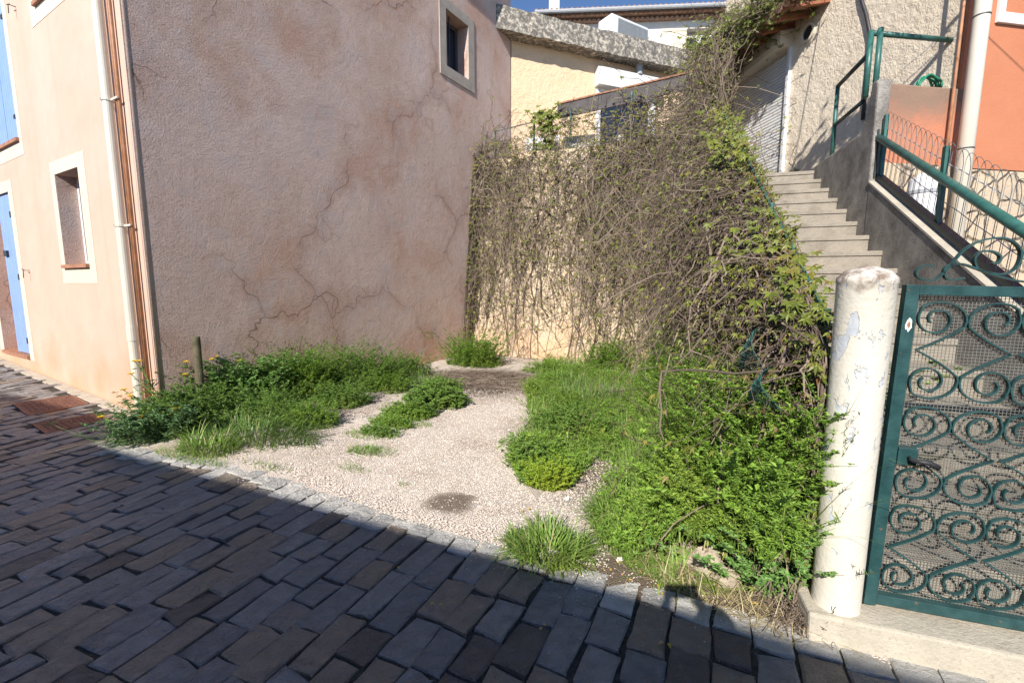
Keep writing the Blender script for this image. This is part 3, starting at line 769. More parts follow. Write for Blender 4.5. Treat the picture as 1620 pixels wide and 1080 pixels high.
# wire fence on the parapet
WF = thing('wire_fence', tuple(so * 2.2 + sd * 4 + ZUP * 1.5), 'green pipe rail fence with hooped wire on the sloping parapet', 'fence')
fp = lambda a, h: so * 2.10 + sd * a + ZUP * (.69 + (a - 2.1) * .552 + h)
m = M(); m.tube([fp(5.60, .40), fp(2.3, .40)], .032, 12); m.build('rail', MT['greenrail'], WF, smooth=True)
m = M(); a, b = fp(5.48, .02), fp(2.2, .02); m.hexa([a, b, b + so * .05, a + so * .05], [x + ZUP * .045 for x in (a, b, b + so * .05, a + so * .05)]); m.build('bottom_bar', MT['greendark'], WF)
for a in (5.44, 4.40, 3.3, 2.35):
    m = M(); m.box(fp(a, .02) - sd * .02 + so * .01, sd * .045, so * .03, ZUP * .60); m.build('post', MT['greenrail'], WF)
m = M(); a = fp(5.50, .02); m.box(a - sd * .03 - so * .02, sd * .07, so * .012, ZUP * .45); m.build('end_plate', MT['greendark'], WF)
m = M(); a = 5.44; i = 0
while a > 2.3:
    w2 = .15; pts = [fp(a, .06)]
    for t in np.linspace(0, math.pi, 9): pts.append(fp(a - w2 * .5 + w2 * .5 * math.cos(t), 0) + ZUP * (.56 + .10 * math.sin(t)) + so * .03)
    pts.append(fp(a - w2, .06)); m.tube(pts, .0022, 4); a -= .085; i += 1
m.build('hooped_wire', MT['wire'], WF)
m = M()
for h in (.38, .50, .22): m.tube([fp(5.44 - .18 * k, h + .006 * (k % 2)) + so * .035 for k in range(18)], .0035, 4)
m.build('line_wire', MT['wirewhite'], WF)

# green handrail at the top
HR = thing('handrail', tuple(so * 2.2 + sd * 6.4 + ZUP * 3.1), 'green tubular handrail at the top of the stairs reaching to the cream wall', 'railing')
hp = lambda a, z: so * 2.14 + sd * a + ZUP * z
m = M(); m.tube([hp(6.86, 3.10), hp(6.86, 3.97)], .024, 10); m.build('post', MT['greenrail'], HR, smooth=True)
q = hp(6.02, 3.5)
for o in (0, .07):
    m = M(); m.tube([q + so * o - sd * o * .5 + ZUP * .02, q + so * o - sd * o * .5 + ZUP * .68], .028, 10); m.build('post', MT['greenrail'], HR, smooth=True)
m = M(); m.tube([hp(6.86, 3.96), hp(6.02, 3.96)], .024, 10); m.build('rail', MT['greendark'], HR, smooth=True)
m = M(); m.tube([hp(6.86, 3.50), hp(6.06, 3.50)], .022, 10); m.build('rail', MT['greendark'], HR, smooth=True)
qe = hit(1505, 64, CW0, ncw)
m = M(); m.tube([q + ZUP * .66, qe], .026, 10); m.build('rail', MT['greenrail'], HR, smooth=True)

# ------------------------------------------------------------------ cream house with roller shutter
CH = thing('house', tuple(CW0), 'cream roughcast house with a white roller shutter under a creeper-covered canopy', 'house')
wall('wall', MT['cream'], CH, CW0, cw, ncw, -2.52, 1.95, 0, 8, [(0.02, 1.75, 3.0, 5.22)], .10, thick=.35)
m = M(); z = 3.04
while z < 5.2:
    a = onp(CW0, cw, ncw, .05, z, -.07)
    m.prism([a, a + ncw * .018 + ZUP * .01, a + ncw * .018 + ZUP * .036, a + ZUP * .046], cw * 1.67); z += .05
sh = m.build('roller_shutter', MT['shutterwhite'], CH)
for a in (-.01, 1.72): M().box(onp(CW0, cw, ncw, a, 3.04, -.09), cw * .055, ncw * .14, ZUP * 2.16).build('frame', MT['white'], CH, sh)
m = M(); prof = [(0, 5.20), (.20, 5.20), (.235, 5.26), (.235, 5.42), (.17, 5.47), (0, 5.47)]
m.prism([onp(CW0, cw, ncw, -.02, z, .003 + o) for o, z in prof], cw * 1.82); m.build('shutter_box', MT['cream_trim'], CH, sh)
cz = hit(1318, -8, CW0, ncw)[2] + .02
m = M(); m.hexa([onp(CW0, cw, ncw, -.74, cz, .004), onp(CW0, cw, ncw, 2.1, cz, .004), onp(CW0, cw, ncw, 2.1, cz - .10, .54), onp(CW0, cw, ncw, -.74, cz - .10, .54)], [onp(CW0, cw, ncw, -.74, cz + .03, .004), onp(CW0, cw, ncw, 2.1, cz + .03, .004), onp(CW0, cw, ncw, 2.1, cz - .07, .54), onp(CW0, cw, ncw, -.74, cz - .07, .54)])
s_ = -.7
while s_ < 2.1:
    m.box(onp(CW0, cw, ncw, s_, cz - .09, .005), cw * .06, ncw * .5 - ZUP * .10, ZUP * .085); s_ += .34
cn = m.build('canopy', MT['redwood'], CH)
m = M(); s_ = -.72
while s_ < 2.1:
    a = onp(CW0, cw, ncw, s_, cz + .05, .01); m.tube([a, a + ncw * .57 - ZUP * .11], .065, 8); s_ += .15
m.build('roof_tiles', MT['tile'], CH, cn)
m = M(); q = hit(1280, 52, CW0, ncw)
def disc(m, c, n_, r0, r1, t, k=24):
    a = np.cross(n_, ZUP); a /= np.linalg.norm(a); vs = []
    for r_, o in ((r0, 0), (r0, t), (r1, t), (r1, 0)):
        vs += [c + (a * math.cos(x) + ZUP * math.sin(x)) * r_ + n_ * o for x in np.linspace(0, 2 * math.pi, k, endpoint=False)]
    m.add(vs, [[i * k + j, i * k + (j + 1) % k, ((i + 1) % 4) * k + (j + 1) % k, ((i + 1) % 4) * k + j] for i in range(4) for j in range(k)])
disc(m, q + ncw * .003, ncw, .095, .135, .03); vn = m.build('vent', MT['cream_trim'], CH)
m = M(); disc(m, q + ncw * .003, ncw, .002, .094, .008); m.build('grille', MT['dark'], CH, vn)
m = M(); m.tube([hit(*p, CW0, ncw) + ncw * .03 for p in ((1362, -30), (1366, 0), (1374, 25), (1380, 55), (1378, 100), (1372, 150), (1368, 190))], .022, 8); m.build('cable', MT['iron'], CH, smooth=True)

# orange house
OH = thing('house', tuple(OR0), 'orange rendered house on a rubble stone base at the right edge', 'house')
zb = 2.77
wall('wall', MT['orange'], OH, OR0, od, nO, -.25, 6, zb, 8, [(.14, 1.2, 4.27, 5.6)], .15, thick=.03)
m = M(); m.box(onp(OR0, od, nO, -.25, 0, -.012), od * 6.25, -nO * .02, ZUP * (zb - .003)); m.build('stone_base', MT['stonewall'], OH)
m = M(); m.box(onp(OR0, od, nO, .15, 4.27, -.145), od * 1.04, nO * .03, ZUP * 1.32); wn = m.build('window', MT['dark'], OH)
m = M(); ring(m, OR0, od, nO, (.08, 1.26, 4.21, 5.66), (.16, 1.18, 4.31, 5.58), .03, .003); m.build('frame', MT['white'], OH, wn)
po = .16; pc = hit(1557, 0, OR0 + nO * po, nO); pc2 = hit(1512, 360, OR0 + nO * po, nO)
pb = V((pc[0] + pc2[0]) / 2, (pc[1] + pc2[1]) / 2, 0)
m = M(); m.tube([pb + ZUP * .3, pb + ZUP * 8], .066, 20); m.build('downpipe', MT['pvc'], OH, smooth=True)
for z in (2.9, 4.15): M().lathe(pb + ZUP * z, [(.069, 0), (.069, .012)], 20).build('pipe_clip', MT['iron'], OH)
m = M(); q = pb - od * .10 - nO * .10; m.tube([q + ZUP * .5, q + ZUP * 8], .014, 8); m.build('cable_duct', MT['copper'], OH, smooth=True)
# raised terrace between stairs and orange house
m = M(); zt = 3.55
pA = hit(1392, 200, OR0, nO); pA[2] = 0; pB = onp(OR0, od, nO, -.19, 0, .012)
m.prism([pA + ZUP * 1.3, pB + ZUP * 1.3, CW0 + cw * -2.45 - V(.012, 0, 0) + ZUP * 1.3, CW0 + cw * -2.0 - V(.012, 0, 0) + ZUP * 1.3, pA + sd * .22 + ZUP * 1.3], ZUP * (zt - 1.3))
TW = m.build('terrace_wall', MT['orange_worn'], bevel=.02); tag(TW, 'worn orange terrace wall between the stair pier and the drainpipe', 'wall')
m = M(); m.box(pA - od * .02 + nO * .004 + ZUP * 1.2, pB - pA + od * .0, nO * .03, ZUP * (zb - 1.2)); sb = m.build('stone_base', MT['stonewall']); sb.parent = TW
sb.location = V(*sb.location) - V(*TW.location)
# hose
hq = hit(1474, 132, OR0 - nO * .22, nO); hq[2] = zt
m = M(); pts = []
for i in range(90):
    t = i / 90 * 2 * math.pi * 3.2; r_ = .13 + .01 * math.sin(i)
    pts.append(hq + od * r_ * math.cos(t) + ZUP * (.115 + r_ * .8 * math.sin(t)) - nO * (.03 * i / 90 * 3))
pts += [hq + od * .25 + ZUP * .2, hq + od * .34 + ZUP * .22]
m.tube(pts, .012, 6); ho = m.build('garden_hose', MT['hose'], smooth=True); tag(ho, 'coiled green garden hose lying on the orange terrace wall', 'hose')
m = M(); m.prism([so * 2.25 + sd * 2.2, so * 2.25 + sd * 7.0, CW0 + cw * -2, OR0 + od * .3, OR0 + od * 5, so * 6 + sd * 1.0], ZUP * 1.32); struct(m.build('yard', MT['stairs']), 'raised yard behind the parapet')
# white tank
q = ray(1459, 320); q = V(0, 0, EYE) + q * (4.45 / q[1]); q[2] = 1.325
TH = 1.06
WT = thing('water_tank', tuple(q), 'white cylindrical tank with a tapered top behind the wire fence', 'tank')
m = M(); m.lathe(q, [(.125, 0), (.125, TH)], 20); m.build('body', MT['white'], WT, smooth=False)
m = M(); m.lathe(q + ZUP * (TH + .002), [(.132, 0), (.132, .03)], 20); m.build('band', MT['grey'], WT)
m = M(); m.lathe(q + ZUP * (TH + .034), [(.125, 0), (.11, .1), (.05, .16), (.02, .17)], 20); m.build('lid', MT['white'], WT)

# ------------------------------------------------------------------ gate, pillar, plinth
G0 = V(1.45, 1.89, 0); gd = so; nG = -sd
pc = G0 + gd * .012
m = M(); prof = [(.092, .10), (.094, .5), (.098, 1.1), (.103, 1.548), (.1055, 1.553), (.104, 1.572), (.078, 1.60), (.035, 1.617), (.005, 1.62)]
m.lathe(pc, prof, 48)
PL = m.build('gate_post', MT['pillar'], smooth=True); tag(PL, 'round white gate pillar with peeling paint beside the green gate', 'pillar')
try: PL.data.set_sharp_from_angle(angle=math.radians(40))
except Exception: pass
f0, f1 = gnd(1287, 971, .12), gnd(1618, 1038, .12); fd = nrm(f1 - f0); fd[2] = 0
m = M(); a = f0 - fd * .015
bk = sd * .30
m.hexa([a - ZUP * .15 - sd * .012, a + fd * 3 - ZUP * .15 - sd * .012, a + fd * 3 + bk - ZUP * .15, a + bk - ZUP * .15], [a, a + fd * 3, a + fd * 3 + bk, a + bk])
KB = m.build('plinth', MT['plinth'], bevel=.012); tag(KB, 'low weathered concrete plinth under the gate and pillar', 'plinth')

GT = thing('gate', tuple(G0 + ZUP * .15), 'dark green wrought iron gate with scrollwork and wire mesh', 'gate')
LEAN = .022
def gp(s_, z, o=0): return G0 + gd * (s_ + (z - .15) * LEAN) + nG * o + ZUP * (z - (s_ - .1) * LEAN)
GW0, GW1, GZ0, GZ1 = .112, 1.20, .15, 1.545
def gbar(name, s0, s1, z0, z1, o0=-.02, o1=.02, mat='gate', par=None):
    m = M(); m.hexa([gp(s0, z0, o0), gp(s1, z0, o0), gp(s1, z0, o1), gp(s0, z0, o1)], [gp(s0, z1, o0), gp(s1, z1, o0), gp(s1, z1, o1), gp(s0, z1, o1)])
    return m.build(name, MT[mat], GT, par, bevel=.002)
gbar('stile', GW0, GW0 + .045, GZ0, GZ1); gbar('stile', GW1 - .045, GW1, GZ0, GZ1)
gbar('top_rail', GW0 + .045, GW1 - .045, GZ1 - .04, GZ1); gbar('bottom_rail', GW0 + .045, GW1 - .045, GZ0 + .01, GZ0 + .055)
m = M(); s_ = GW0 + .05
wr = .0009
while s_ < GW1 - .05:
    m.hexa([gp(s_ - wr, GZ0 + .04, -.016), gp(s_ + wr, GZ0 + .04, -.016), gp(s_ + wr, GZ0 + .04, -.0145), gp(s_ - wr, GZ0 + .04, -.0145)], [gp(s_ - wr, GZ1 - .03, -.016), gp(s_ + wr, GZ1 - .03, -.016), gp(s_ + wr, GZ1 - .03, -.0145), gp(s_ - wr, GZ1 - .03, -.0145)]); s_ += .0125
z = GZ0 + .06
while z < GZ1 - .04:
    m.hexa([gp(GW0 + .03, z - wr, -.0145), gp(GW1 - .03, z - wr, -.0145), gp(GW1 - .03, z - wr, -.013), gp(GW0 + .03, z - wr, -.013)], [gp(GW0 + .03, z + wr, -.0145), gp(GW1 - .03, z + wr, -.0145), gp(GW1 - .03, z + wr, -.013), gp(GW0 + .03, z + wr, -.013)]); z += .0125
m.build('wire_mesh', MT['wire'], GT)
def strap(pts, o0, o1, th=.003):
    pts = np.array(pts); T = np.gradient(pts, axis=0); T /= np.linalg.norm(T, axis=1)[:, None] + 1e-9
    nn = np.stack([-T[:, 1], T[:, 0]], 1) * th; vs = []
    for p, q in zip(pts, nn):
        a, b = p - q, p + q
        vs += [gp(a[0], a[1], o0), gp(b[0], b[1], o0), gp(b[0], b[1], o1), gp(a[0], a[1], o1)]
    k = len(pts); f = [[i * 4 + j, i * 4 + (j + 1) % 4, (i + 1) * 4 + (j + 1) % 4, (i + 1) * 4 + j] for i in range(k - 1) for j in range(4)]
    f += [[3, 2, 1, 0], [(k - 1) * 4 + j for j in range(4)]]
    m = M(); m.add(vs, f); return m
def three(wd, ht):
    """a 3-shaped strap in a wd x ht box: curls at left, cusp pointing left in the middle"""
    def half(sg):
        cx, cy = .40 * wd, (.5 + sg * .295) * ht; out = []
        Rm = .185 * ht
        for t in np.linspace(0, 1, 40):
            th = math.radians(110 + (360 + 250 - 0) * t * -1 * 0 + (-600 + 0) * (1 - t))  # winds 600 degrees
            r_ = Rm * (.28 + .72 * t ** .9)
            ang = math.radians(-20 + 600 * (1 - t))
            ex = (wd * .58) / (.185 * ht) if t > .72 else 1
            k = min(1, max(0, (t - .55) / .45)); sx = 1 + (ex - 1) * k if ex > 1 else 1
            out.append((cx + r_ * math.cos(ang) * min(sx, 1.25), cy + sg * r_ * math.sin(ang)))
        return out
    up = half(1); lo = half(-1)[::-1]
    e0, e1 = up[-1], lo[0]; cusp = (.10 * wd, .5 * ht)
    a = [(e0[0] + (cusp[0] - e0[0]) * t + .06 * wd * math.sin(math.pi * t), e0[1] + (cusp[1] - e0[1]) * t) for t in np.linspace(0, 1, 10)[1:]]
    b = [(cusp[0] + (e1[0] - cusp[0]) * t + .06 * wd * math.sin(math.pi * t), cusp[1] + (e1[1] - cusp[1]) * t) for t in np.linspace(0, 1, 10)[1:-1]]
    return up + a + b + lo
cwid = .1785; rows = 3; rh = (GZ1 - .045 - (GZ0 + .06)) / rows
base3 = three(cwid, rh)
cusps = {}
for r_ in range(rows):
    for c_ in range(6):
        pts = [(x if c_ % 2 == 0 else cwid - x, y) for x, y in base3]
        x0 = GW0 + .05 + c_ * (GW1 - GW0 - .10) / 6 * 1.0; z0 = GZ0 + .058 + r_ * rh
        fl = r_ == 1
        pts = [(x0 + x * .99, z0 + (rh - y if fl else y)) for x, y in pts]
        strap(pts, -.007, .009).build('scroll', MT['gate'], GT)
# crest scrolls above the top rail
def spiral(c, r0, r1, a0, turns, k=40, sg=1):
    return [(c[0] + (r0 + (r1 - r0) * t) * math.cos(math.radians(a0) + sg * turns * 2 * math.pi * (1 - t)), c[1] + (r0 + (r1 - r0) * t) * math.sin(math.radians(a0) + sg * turns * 2 * math.pi * (1 - t))) for t in np.linspace(0, 1, k)]
def hs(px, py):
    q = hit(px, py, G0, nG); return (np.dot(q - G0, gd) - (q[2] - .15) * LEAN, q[2] + (np.dot(q - G0, gd) - .1) * LEAN)
def catmull(P, k=8):
    P = [np.array(p) for p in P]; P = [2 * P[0] - P[1]] + P + [2 * P[-1] - P[-2]]; out = []
    for i in range(1, len(P) - 2):
        for t in np.linspace(0, 1, k, endpoint=False):
            a, b, c_, d_ = P[i - 1:i + 3]
            out.append(.5 * ((2 * b) + (-a + c_) * t + (2 * a - 5 * b + 4 * c_ - d_) * t * t + (-a + 3 * b - 3 * c_ + d_) * t ** 3))
    return out + [P[-2]]
crest = [[(1476, 422), (1462, 420), (1450, 427), (1449, 436), (1460, 443), (1480, 441), (1502, 420), (1525, 395), (1555, 380), (1590, 378), (1612, 395), (1608, 420), (1590, 433), (1565, 432), (1545, 425), (1540, 410), (1550, 399), (1568, 398), (1580, 405), (1578, 414), (1568, 418)],
         [(1524, 440), (1505, 443), (1495, 440), (1492, 428), (1500, 420), (1520, 418), (1545, 426), (1580, 438), (1620, 446), (1660, 446), (1700, 430), (1720, 405), (1705, 385), (1680, 385), (1668, 400), (1675, 412)],
         [(1820, 424), (1834, 420), (1846, 427), (1847, 438), (1836, 446), (1816, 444), (1794, 422), (1770, 400), (1745, 392), (1722, 400), (1716, 420), (1730, 433), (1752, 432), (1762, 418), (1755, 408)]]
for c_ in crest: strap(catmull([hs(*p) for p in c_]), -.008, .012).build('crest_scroll', MT['gate'], GT)
gbar('lock_box', GW0 + .047, GW0 + .115, .80, .875, -.022, .024)
m = M(); a = gp(GW0 + .085, .835, .024); m.tube([a, a + nG * .035, a + nG * .04 + gd * .05, a + nG * .035 + gd * .085 - ZUP * .02], [.008, .009, .011, .012], 8); m.build('handle', MT['iron'], GT, smooth=True)
for (s_, z, w_, h_) in ((GW0 + .012, 1.36, .022, .05), (.50, GZ1 - .032, .045, .024)):
    th = np.linspace(0, 2 * math.pi, 17)[:-1]
    for nm, mt_, kk, o in (('bare_patch', 'litter', 1., .0205), ('rust_patch', 'rust', .5, .022)):
        rr = kk * (.8 + .45 * rng.random(16)); m = M()
        m.prism([gp(s_ + w_ / 2 + w_ / 2 * math.cos(t) * k, z + h_ / 2 + h_ / 2 * math.sin(t) * k, o) for t, k in zip(th, rr)], nG * .001)
        m.build(nm, MT[mt_], GT)

# ------------------------------------------------------------------ creepers
def fence_top(t): return np.minimum(.25 + np.maximum(t, 0) * .563 + .98, 4.15)      # along the stairs, t from the pillar
def stair_pt(t, off, z): return (so * 1)[None, :] * off[:, None] + sd[None, :] * (2.23 + t)[:, None] + ZUP[None, :] * z[:, None]
SF = thing('stair_fence', tuple(so * .85 + sd * 3 + ZUP * 1), 'creeper-buried green wire mesh fence along the left of the stairs', 'fence')
for t in (.35, 1.6, 2.9, 4.2, 5.3):
    m = M(); q = so * .84 + sd * (2.23 + t); m.tube([q + ZUP * (.3 + t * .5), q + ZUP * float(fence_top(np.array(t)))], .018, 8); m.build('post', MT['greenrail'], SF)
m = M()
for h in (0, .45, .9): m.tube([so * .84 + sd * (2.23 + t) + ZUP * (float(fence_top(np.array(t))) - h - .03) for t in np.linspace(.3, 5.4, 8)], .008, 5)
for t in np.arange(.3, 5.4, .06):
    q = so * .84 + sd * (2.23 + t); zt_ = float(fence_top(np.array(t))); m.tube([q + ZUP * (zt_ - .95), q + ZUP * zt_], .002, 3)
# torn netting hanging in the weeds
for (cx, cy, w_, h_) in ((1195, 555, .22, .22), (1212, 612, .16, .16)):
    r_ = ray(cx, cy); c_ = V(0, 0, EYE) + r_ * (np.dot(so * .52, so) - 0) / np.dot(r_, so)
    for k in range(15):
        a = (k / 14 - .5)
        m.tube([c_ + sd * a * w_ * 1.3 + ZUP * (y * h_) - so * (.05 * math.cos(y * 3 + a * 2)) for y in np.linspace(-.5, .5, 6)], .0018, 3)
        m.tube([c_ + sd * x * w_ * 1.3 + ZUP * (a * h_) - so * (.05 * math.cos(a * 3 + x * 2)) for x in np.linspace(-.5, .5, 6)], .0018, 3)
m.build('mesh', MT['greenrail'], SF)

def walk(start, n, K, step, down, noise, bias=None, ac=.75):
    P = np.zeros((n, K, 3)); P[:, 0] = start; v = rng.normal(0, 1, (n, 3)) * noise
    for k in range(1, K):
        v = ac * v + (1 - ac ** 2) ** .5 * rng.normal(0, 1, (n, 3)) * noise
        dv = v + down
        if bias is not None: dv = dv + bias(P[:, k - 1], k)
        P[:, k] = P[:, k - 1] + dv * step[:, None]
    return P
def wallface(z): return R[None] + (R2 - R)[None] * (z[:, None] / ztop)
def keep_wall(P, lo=.02, hi=.3):
    q = P.reshape(-1, 3); dn = ((q - wallface(q[:, 2])) * nR).sum(1)
    q += nR[None] * (np.clip(dn, lo, hi) - dn)[:, None]
    q[:, 2] = np.maximum(q[:, 2], .01)
    ls = ((q - C) * nS).sum(1); q += nS[None] * np.maximum(.03 - ls, 0)[:, None]
    return q.reshape(P.shape)
# -- creeper on the retaining wall
CV = thing('climbing_vine', tuple(R + rd * 2.2), 'bare tangled creeper hanging down the beige retaining wall', 'climbing plant', 'creepers')
mS, mL, mD = M(), M(), M()
n = 2000
s_ = np.concatenate([rng.uniform(.05, 4.9, int(n * .62)), rng.normal(.35, .16, int(n * .12)), rng.uniform(2.6, 4.9, n - int(n * .62) - int(n * .12))])
z = ztop + rng.uniform(-.5, .12, n) + (rng.random(n) < .16) * rng.random(n) * .5; z = np.where(rng.random(n) < .35, ztop - rng.random(n) * 2.4, z)
st = wallface(z) + rd[None] * s_[:, None] + nR[None] * rng.uniform(-.05, .2, n)[:, None]; st[:, 2] = z
bot = np.where(s_ < .62, .1, np.where(s_ < 2.6, 1.0 + .5 * np.sin(s_ * 4), .5)) + rng.exponential(.9, n) * np.where(s_ < .6, .6, 1.0)
Ln = np.clip(z - bot, .25, 4.5); K = 16
sel = rng.random(n) < .12 + .60 * ((np.sin(s_ * 5.3) * np.sin(s_ * 11.7 + 1) * .5 + .5) + .8 * (s_ > 3.1) + .5 * (s_ < .6)); st, Ln, s_, z = st[sel], Ln[sel], s_[sel], z[sel]; n = len(st)
P = keep_wall(walk(st, n, K, Ln / (K - 1), V(0, 0, -.85), .80, None, .62))
r_ = np.linspace(1, .5, K)[None] * rng.uniform(.0028, .0075, n)[:, None]
pick = rng.random(n) < .42
tubes(mS, P[~pick], r_[~pick]); tubes(mD, P[pick], r_[pick])
# few long thick strands to the ground
for (px, py) in ((745, 575), (800, 560), (808, 590), (868, 585), (905, 580), (955, 575), (990, 560), (930, 540)):
    q = hit(px, py, R, nR); k = rng.integers(3, 6)
    z = np.full(k, 3.2); sst = wallface(z) + rd[None] * (np.dot(q - R, rd) + rng.normal(0, .12, k))[:, None] + nR * .06; sst[:, 2] = z
    P2 = keep_wall(walk(sst, k, 18, np.full(k, 3.15 / 17), V(0, 0, -1.), .28)); tubes(mD, P2, np.linspace(.5, 1, 18)[None] * rng.uniform(.005, .010, k)[:, None])
    P2 = keep_wall(walk(P2[:, 12], k, 10, np.full(k, .09), V(0, 0, -.5), .7)); tubes(mS, P2, np.full((k, 10), .003))
# cross twigs
k = 26; sst_s = np.concatenate([rng.uniform(.1, 4.8, 18), rng.normal(.35, .12, 4), rng.uniform(3.2, 4.8, 4)]); zz_ = np.full(k, ztop - .1) + rng.uniform(-.6, .1, k); sst = wallface(zz_) + rd[None] * sst_s[:, None] + nR * .05; sst[:, 2] = zz_
PT = keep_wall(walk(sst, k, 26, rng.uniform(2.2, 4.0, k) / 25, V(0, 0, -1.), .34, None, .85), .03, .12); tubes(mD, PT, np.linspace(.6, 1, 26)[None] * rng.uniform(.007, .016, k)[:, None], 6)
n2 = 2600; j = rng.integers(0, n, n2); kk = rng.integers(2, K - 2, n2)
P3 = keep_wall(walk(P[j, kk], n2, 6, rng.uniform(.03, .10, n2), V(0, 0, -.15) + nR * .12, .95)); tubes(mS, P3, np.linspace(1, .4, 6)[None] * rng.uniform(.0015, .0038, n2)[:, None])
q = P.reshape(-1, 3); q = q[rng.random(len(q)) < .42]; q = q[(q[:, 2] > .5) | (rng.random(len(q)) < .4)]
palmate(mL, q + rng.normal(0, .03, q.shape), np.tile(nR + V(0, 0, .4), (len(q), 1)), rng.uniform(.028, .068, len(q)), 3)
q = P[:, :5].reshape(-1, 3); q = q[(q[:, 2] > ztop - .25) & (rng.random(len(q)) < .22)]
palmate(mL, q + rng.normal(0, .05, q.shape), np.tile(nR + V(0, 0, .6), (len(q), 1)), rng.uniform(.03, .07, len(q)), 5)
n4 = 420; s4 = np.concatenate([rng.uniform(1.7, 4.7, 320), rng.uniform(.3, 1.7, 100)]); z4 = ztop + rng.uniform(0, 1, n4) * np.where(s4 > 1.9, .74, .5)
st4 = (R2 - nR * .10)[None] + rd[None] * s4[:, None] + nR[None] * rng.uniform(-.03, .10, n4)[:, None] + ZUP[None] * z4[:, None]
P6 = walk(st4, n4, 9, rng.uniform(.03, .075, n4), V(0, 0, -.25), .85); P6[:, :, 2] = np.minimum(P6[:, :, 2], ztop + .82); tubes(mS, P6[::2], np.full((len(P6[::2]), 9), .0042)); tubes(mD, P6[1::2], np.full((len(P6[1::2]), 9), .005))
q = P6.reshape(-1, 3); q = q[rng.random(len(q)) < .22]; palmate(mL, q + rng.normal(0, .03, q.shape), np.tile(nR + V(0, 0, .5), (len(q), 1)), rng.uniform(.03, .07, len(q)), 5)
mS.build('stems', MT['bark'], CV); mD.build('dark_stems', MT['darkbark'], CV); mL.build('foliage', MT['vineleaf'], CV)
mG = M(); c_ = hit(866, 190, R2, nR); q = c_[None] + rng.normal(0, 1, (110, 3)) * V(.16, .1, .16); palmate(mG, q, np.tile(nR + V(0, 0, .5), (110, 1)), rng.uniform(.07, .13, 110), 5)
q = hit(868, 222, R2, nR)[None] + rng.normal(0, 1, (40, 3)) * V(.1, .08, .12); palmate(mG, q, np.tile(nR, (40, 1)), rng.uniform(.06, .11, 40), 5)
mG.build('fresh_foliage', MT['vinegreen'], CV)

# -- creeper over the stair fence
SV = thing('climbing_vine', tuple(so * .7 + sd * 4), 'thick mound of creeper draped over the fence beside the stairs', 'climbing plant', 'creepers')
mS, mL, mD, mG = M(), M(), M(), M()
n = 4300; K = 15
t = np.concatenate([rng.uniform(.15, 6.3, n // 2), rng.uniform(2.0, 6.4, n - n // 2)])
top = fence_top(t) + np.where(t > 5, np.clip((t - 5) * .55, 0, .6), 0)
z = np.where(rng.random(n) < .5, top + rng.normal(0, .10, n), top - rng.random(n) * top * .75)
rel = np.clip((top - z) / top, 0, 1)
off = .84 - rng.random(n) * (.10 + .45 * rel) + np.where(rel < .15, rng.normal(0, .09, n), 0)
st = stair_pt(t, off, z)
hump_low = .15 + .72 * np.clip((t - .1) / .8, .25, 1) * np.where(t > 3.6, np.clip(1 - (t - 3.6) / 2.4, .25, 1), 1)
z = np.minimum(np.maximum(z, hump_low + .05), np.maximum(top, hump_low + .05)); st = stair_pt(t, off, z)
def bias(p, k):
    o = p @ so; return so[None] * (np.clip(.80 - o, -.3, 0) * 1.0 - .13)[:, None] * (1 if k < 6 else 0)
Ln = np.clip(rng.uniform(.3, 1.7, n), .2, np.maximum((z - hump_low) * 1.15, .22))
P = walk(st, n, K, Ln / (K - 1), V(0, 0, -.75), .72, bias, .66)
q = P.reshape(-1, 3)
def keep_stair(q):
    o = q @ so; a = q @ sd; zz = .27 + (a - 2.23) * .563
    bad = (o > .79) & (q[:, 2] < zz); q += so[None] * np.where(bad, .78 - o, 0)[:, None]; q[:, 2] = np.maximum(q[:, 2], .02)
    lim = .84 - .10 * np.clip(1.0 - (a - 2.23), 0, 1); q -= so[None] * np.maximum(o - lim, 0)[:, None] * .9
    q[:, 2] -= np.maximum(q[:, 2] - fence_top(a - 2.23) - np.clip((a - 6.9) * .8, 0, 1.0) + .06, 0) * .9
    q += sd[None] * np.maximum(2.28 - a, 0)[:, None]
    dn = ((q - wallface(np.clip(q[:, 2], 0, ztop))) * nR).sum(1); q += nR[None] * np.where((dn < .03) & (q[:, 2] < ztop), .03 - dn, 0)[:, None]
    return q
P = keep_stair(q).reshape(P.shape)
r_ = np.linspace(1, .5, K)[None] * rng.uniform(.0026, .0070, n)[:, None]
pick = rng.random(n) < .45
tubes(mS, P[~pick], r_[~pick]); tubes(mD, P[pick], r_[pick])
n2 = 4200; j = rng.integers(0, n, n2); kk = rng.integers(0, K, n2)
P3 = walk(P[j, kk], n2, 7, rng.uniform(.025, .085, n2), V(0, 0, -.1) - so * .10, .9); P3 = keep_stair(P3.reshape(-1, 3)).reshape(P3.shape)
tubes(mS, P3, np.linspace(1, .4, 7)[None] * rng.uniform(.0013, .0032, n2)[:, None])
q = P.reshape(-1, 3); q = q[rng.random(len(q)) < .42]
palmate(mL, q + rng.normal(0, .04, q.shape), np.tile(-so - sd * .4 + V(0, 0, .5), (len(q), 1)), rng.uniform(.026, .062, len(q)), 3)
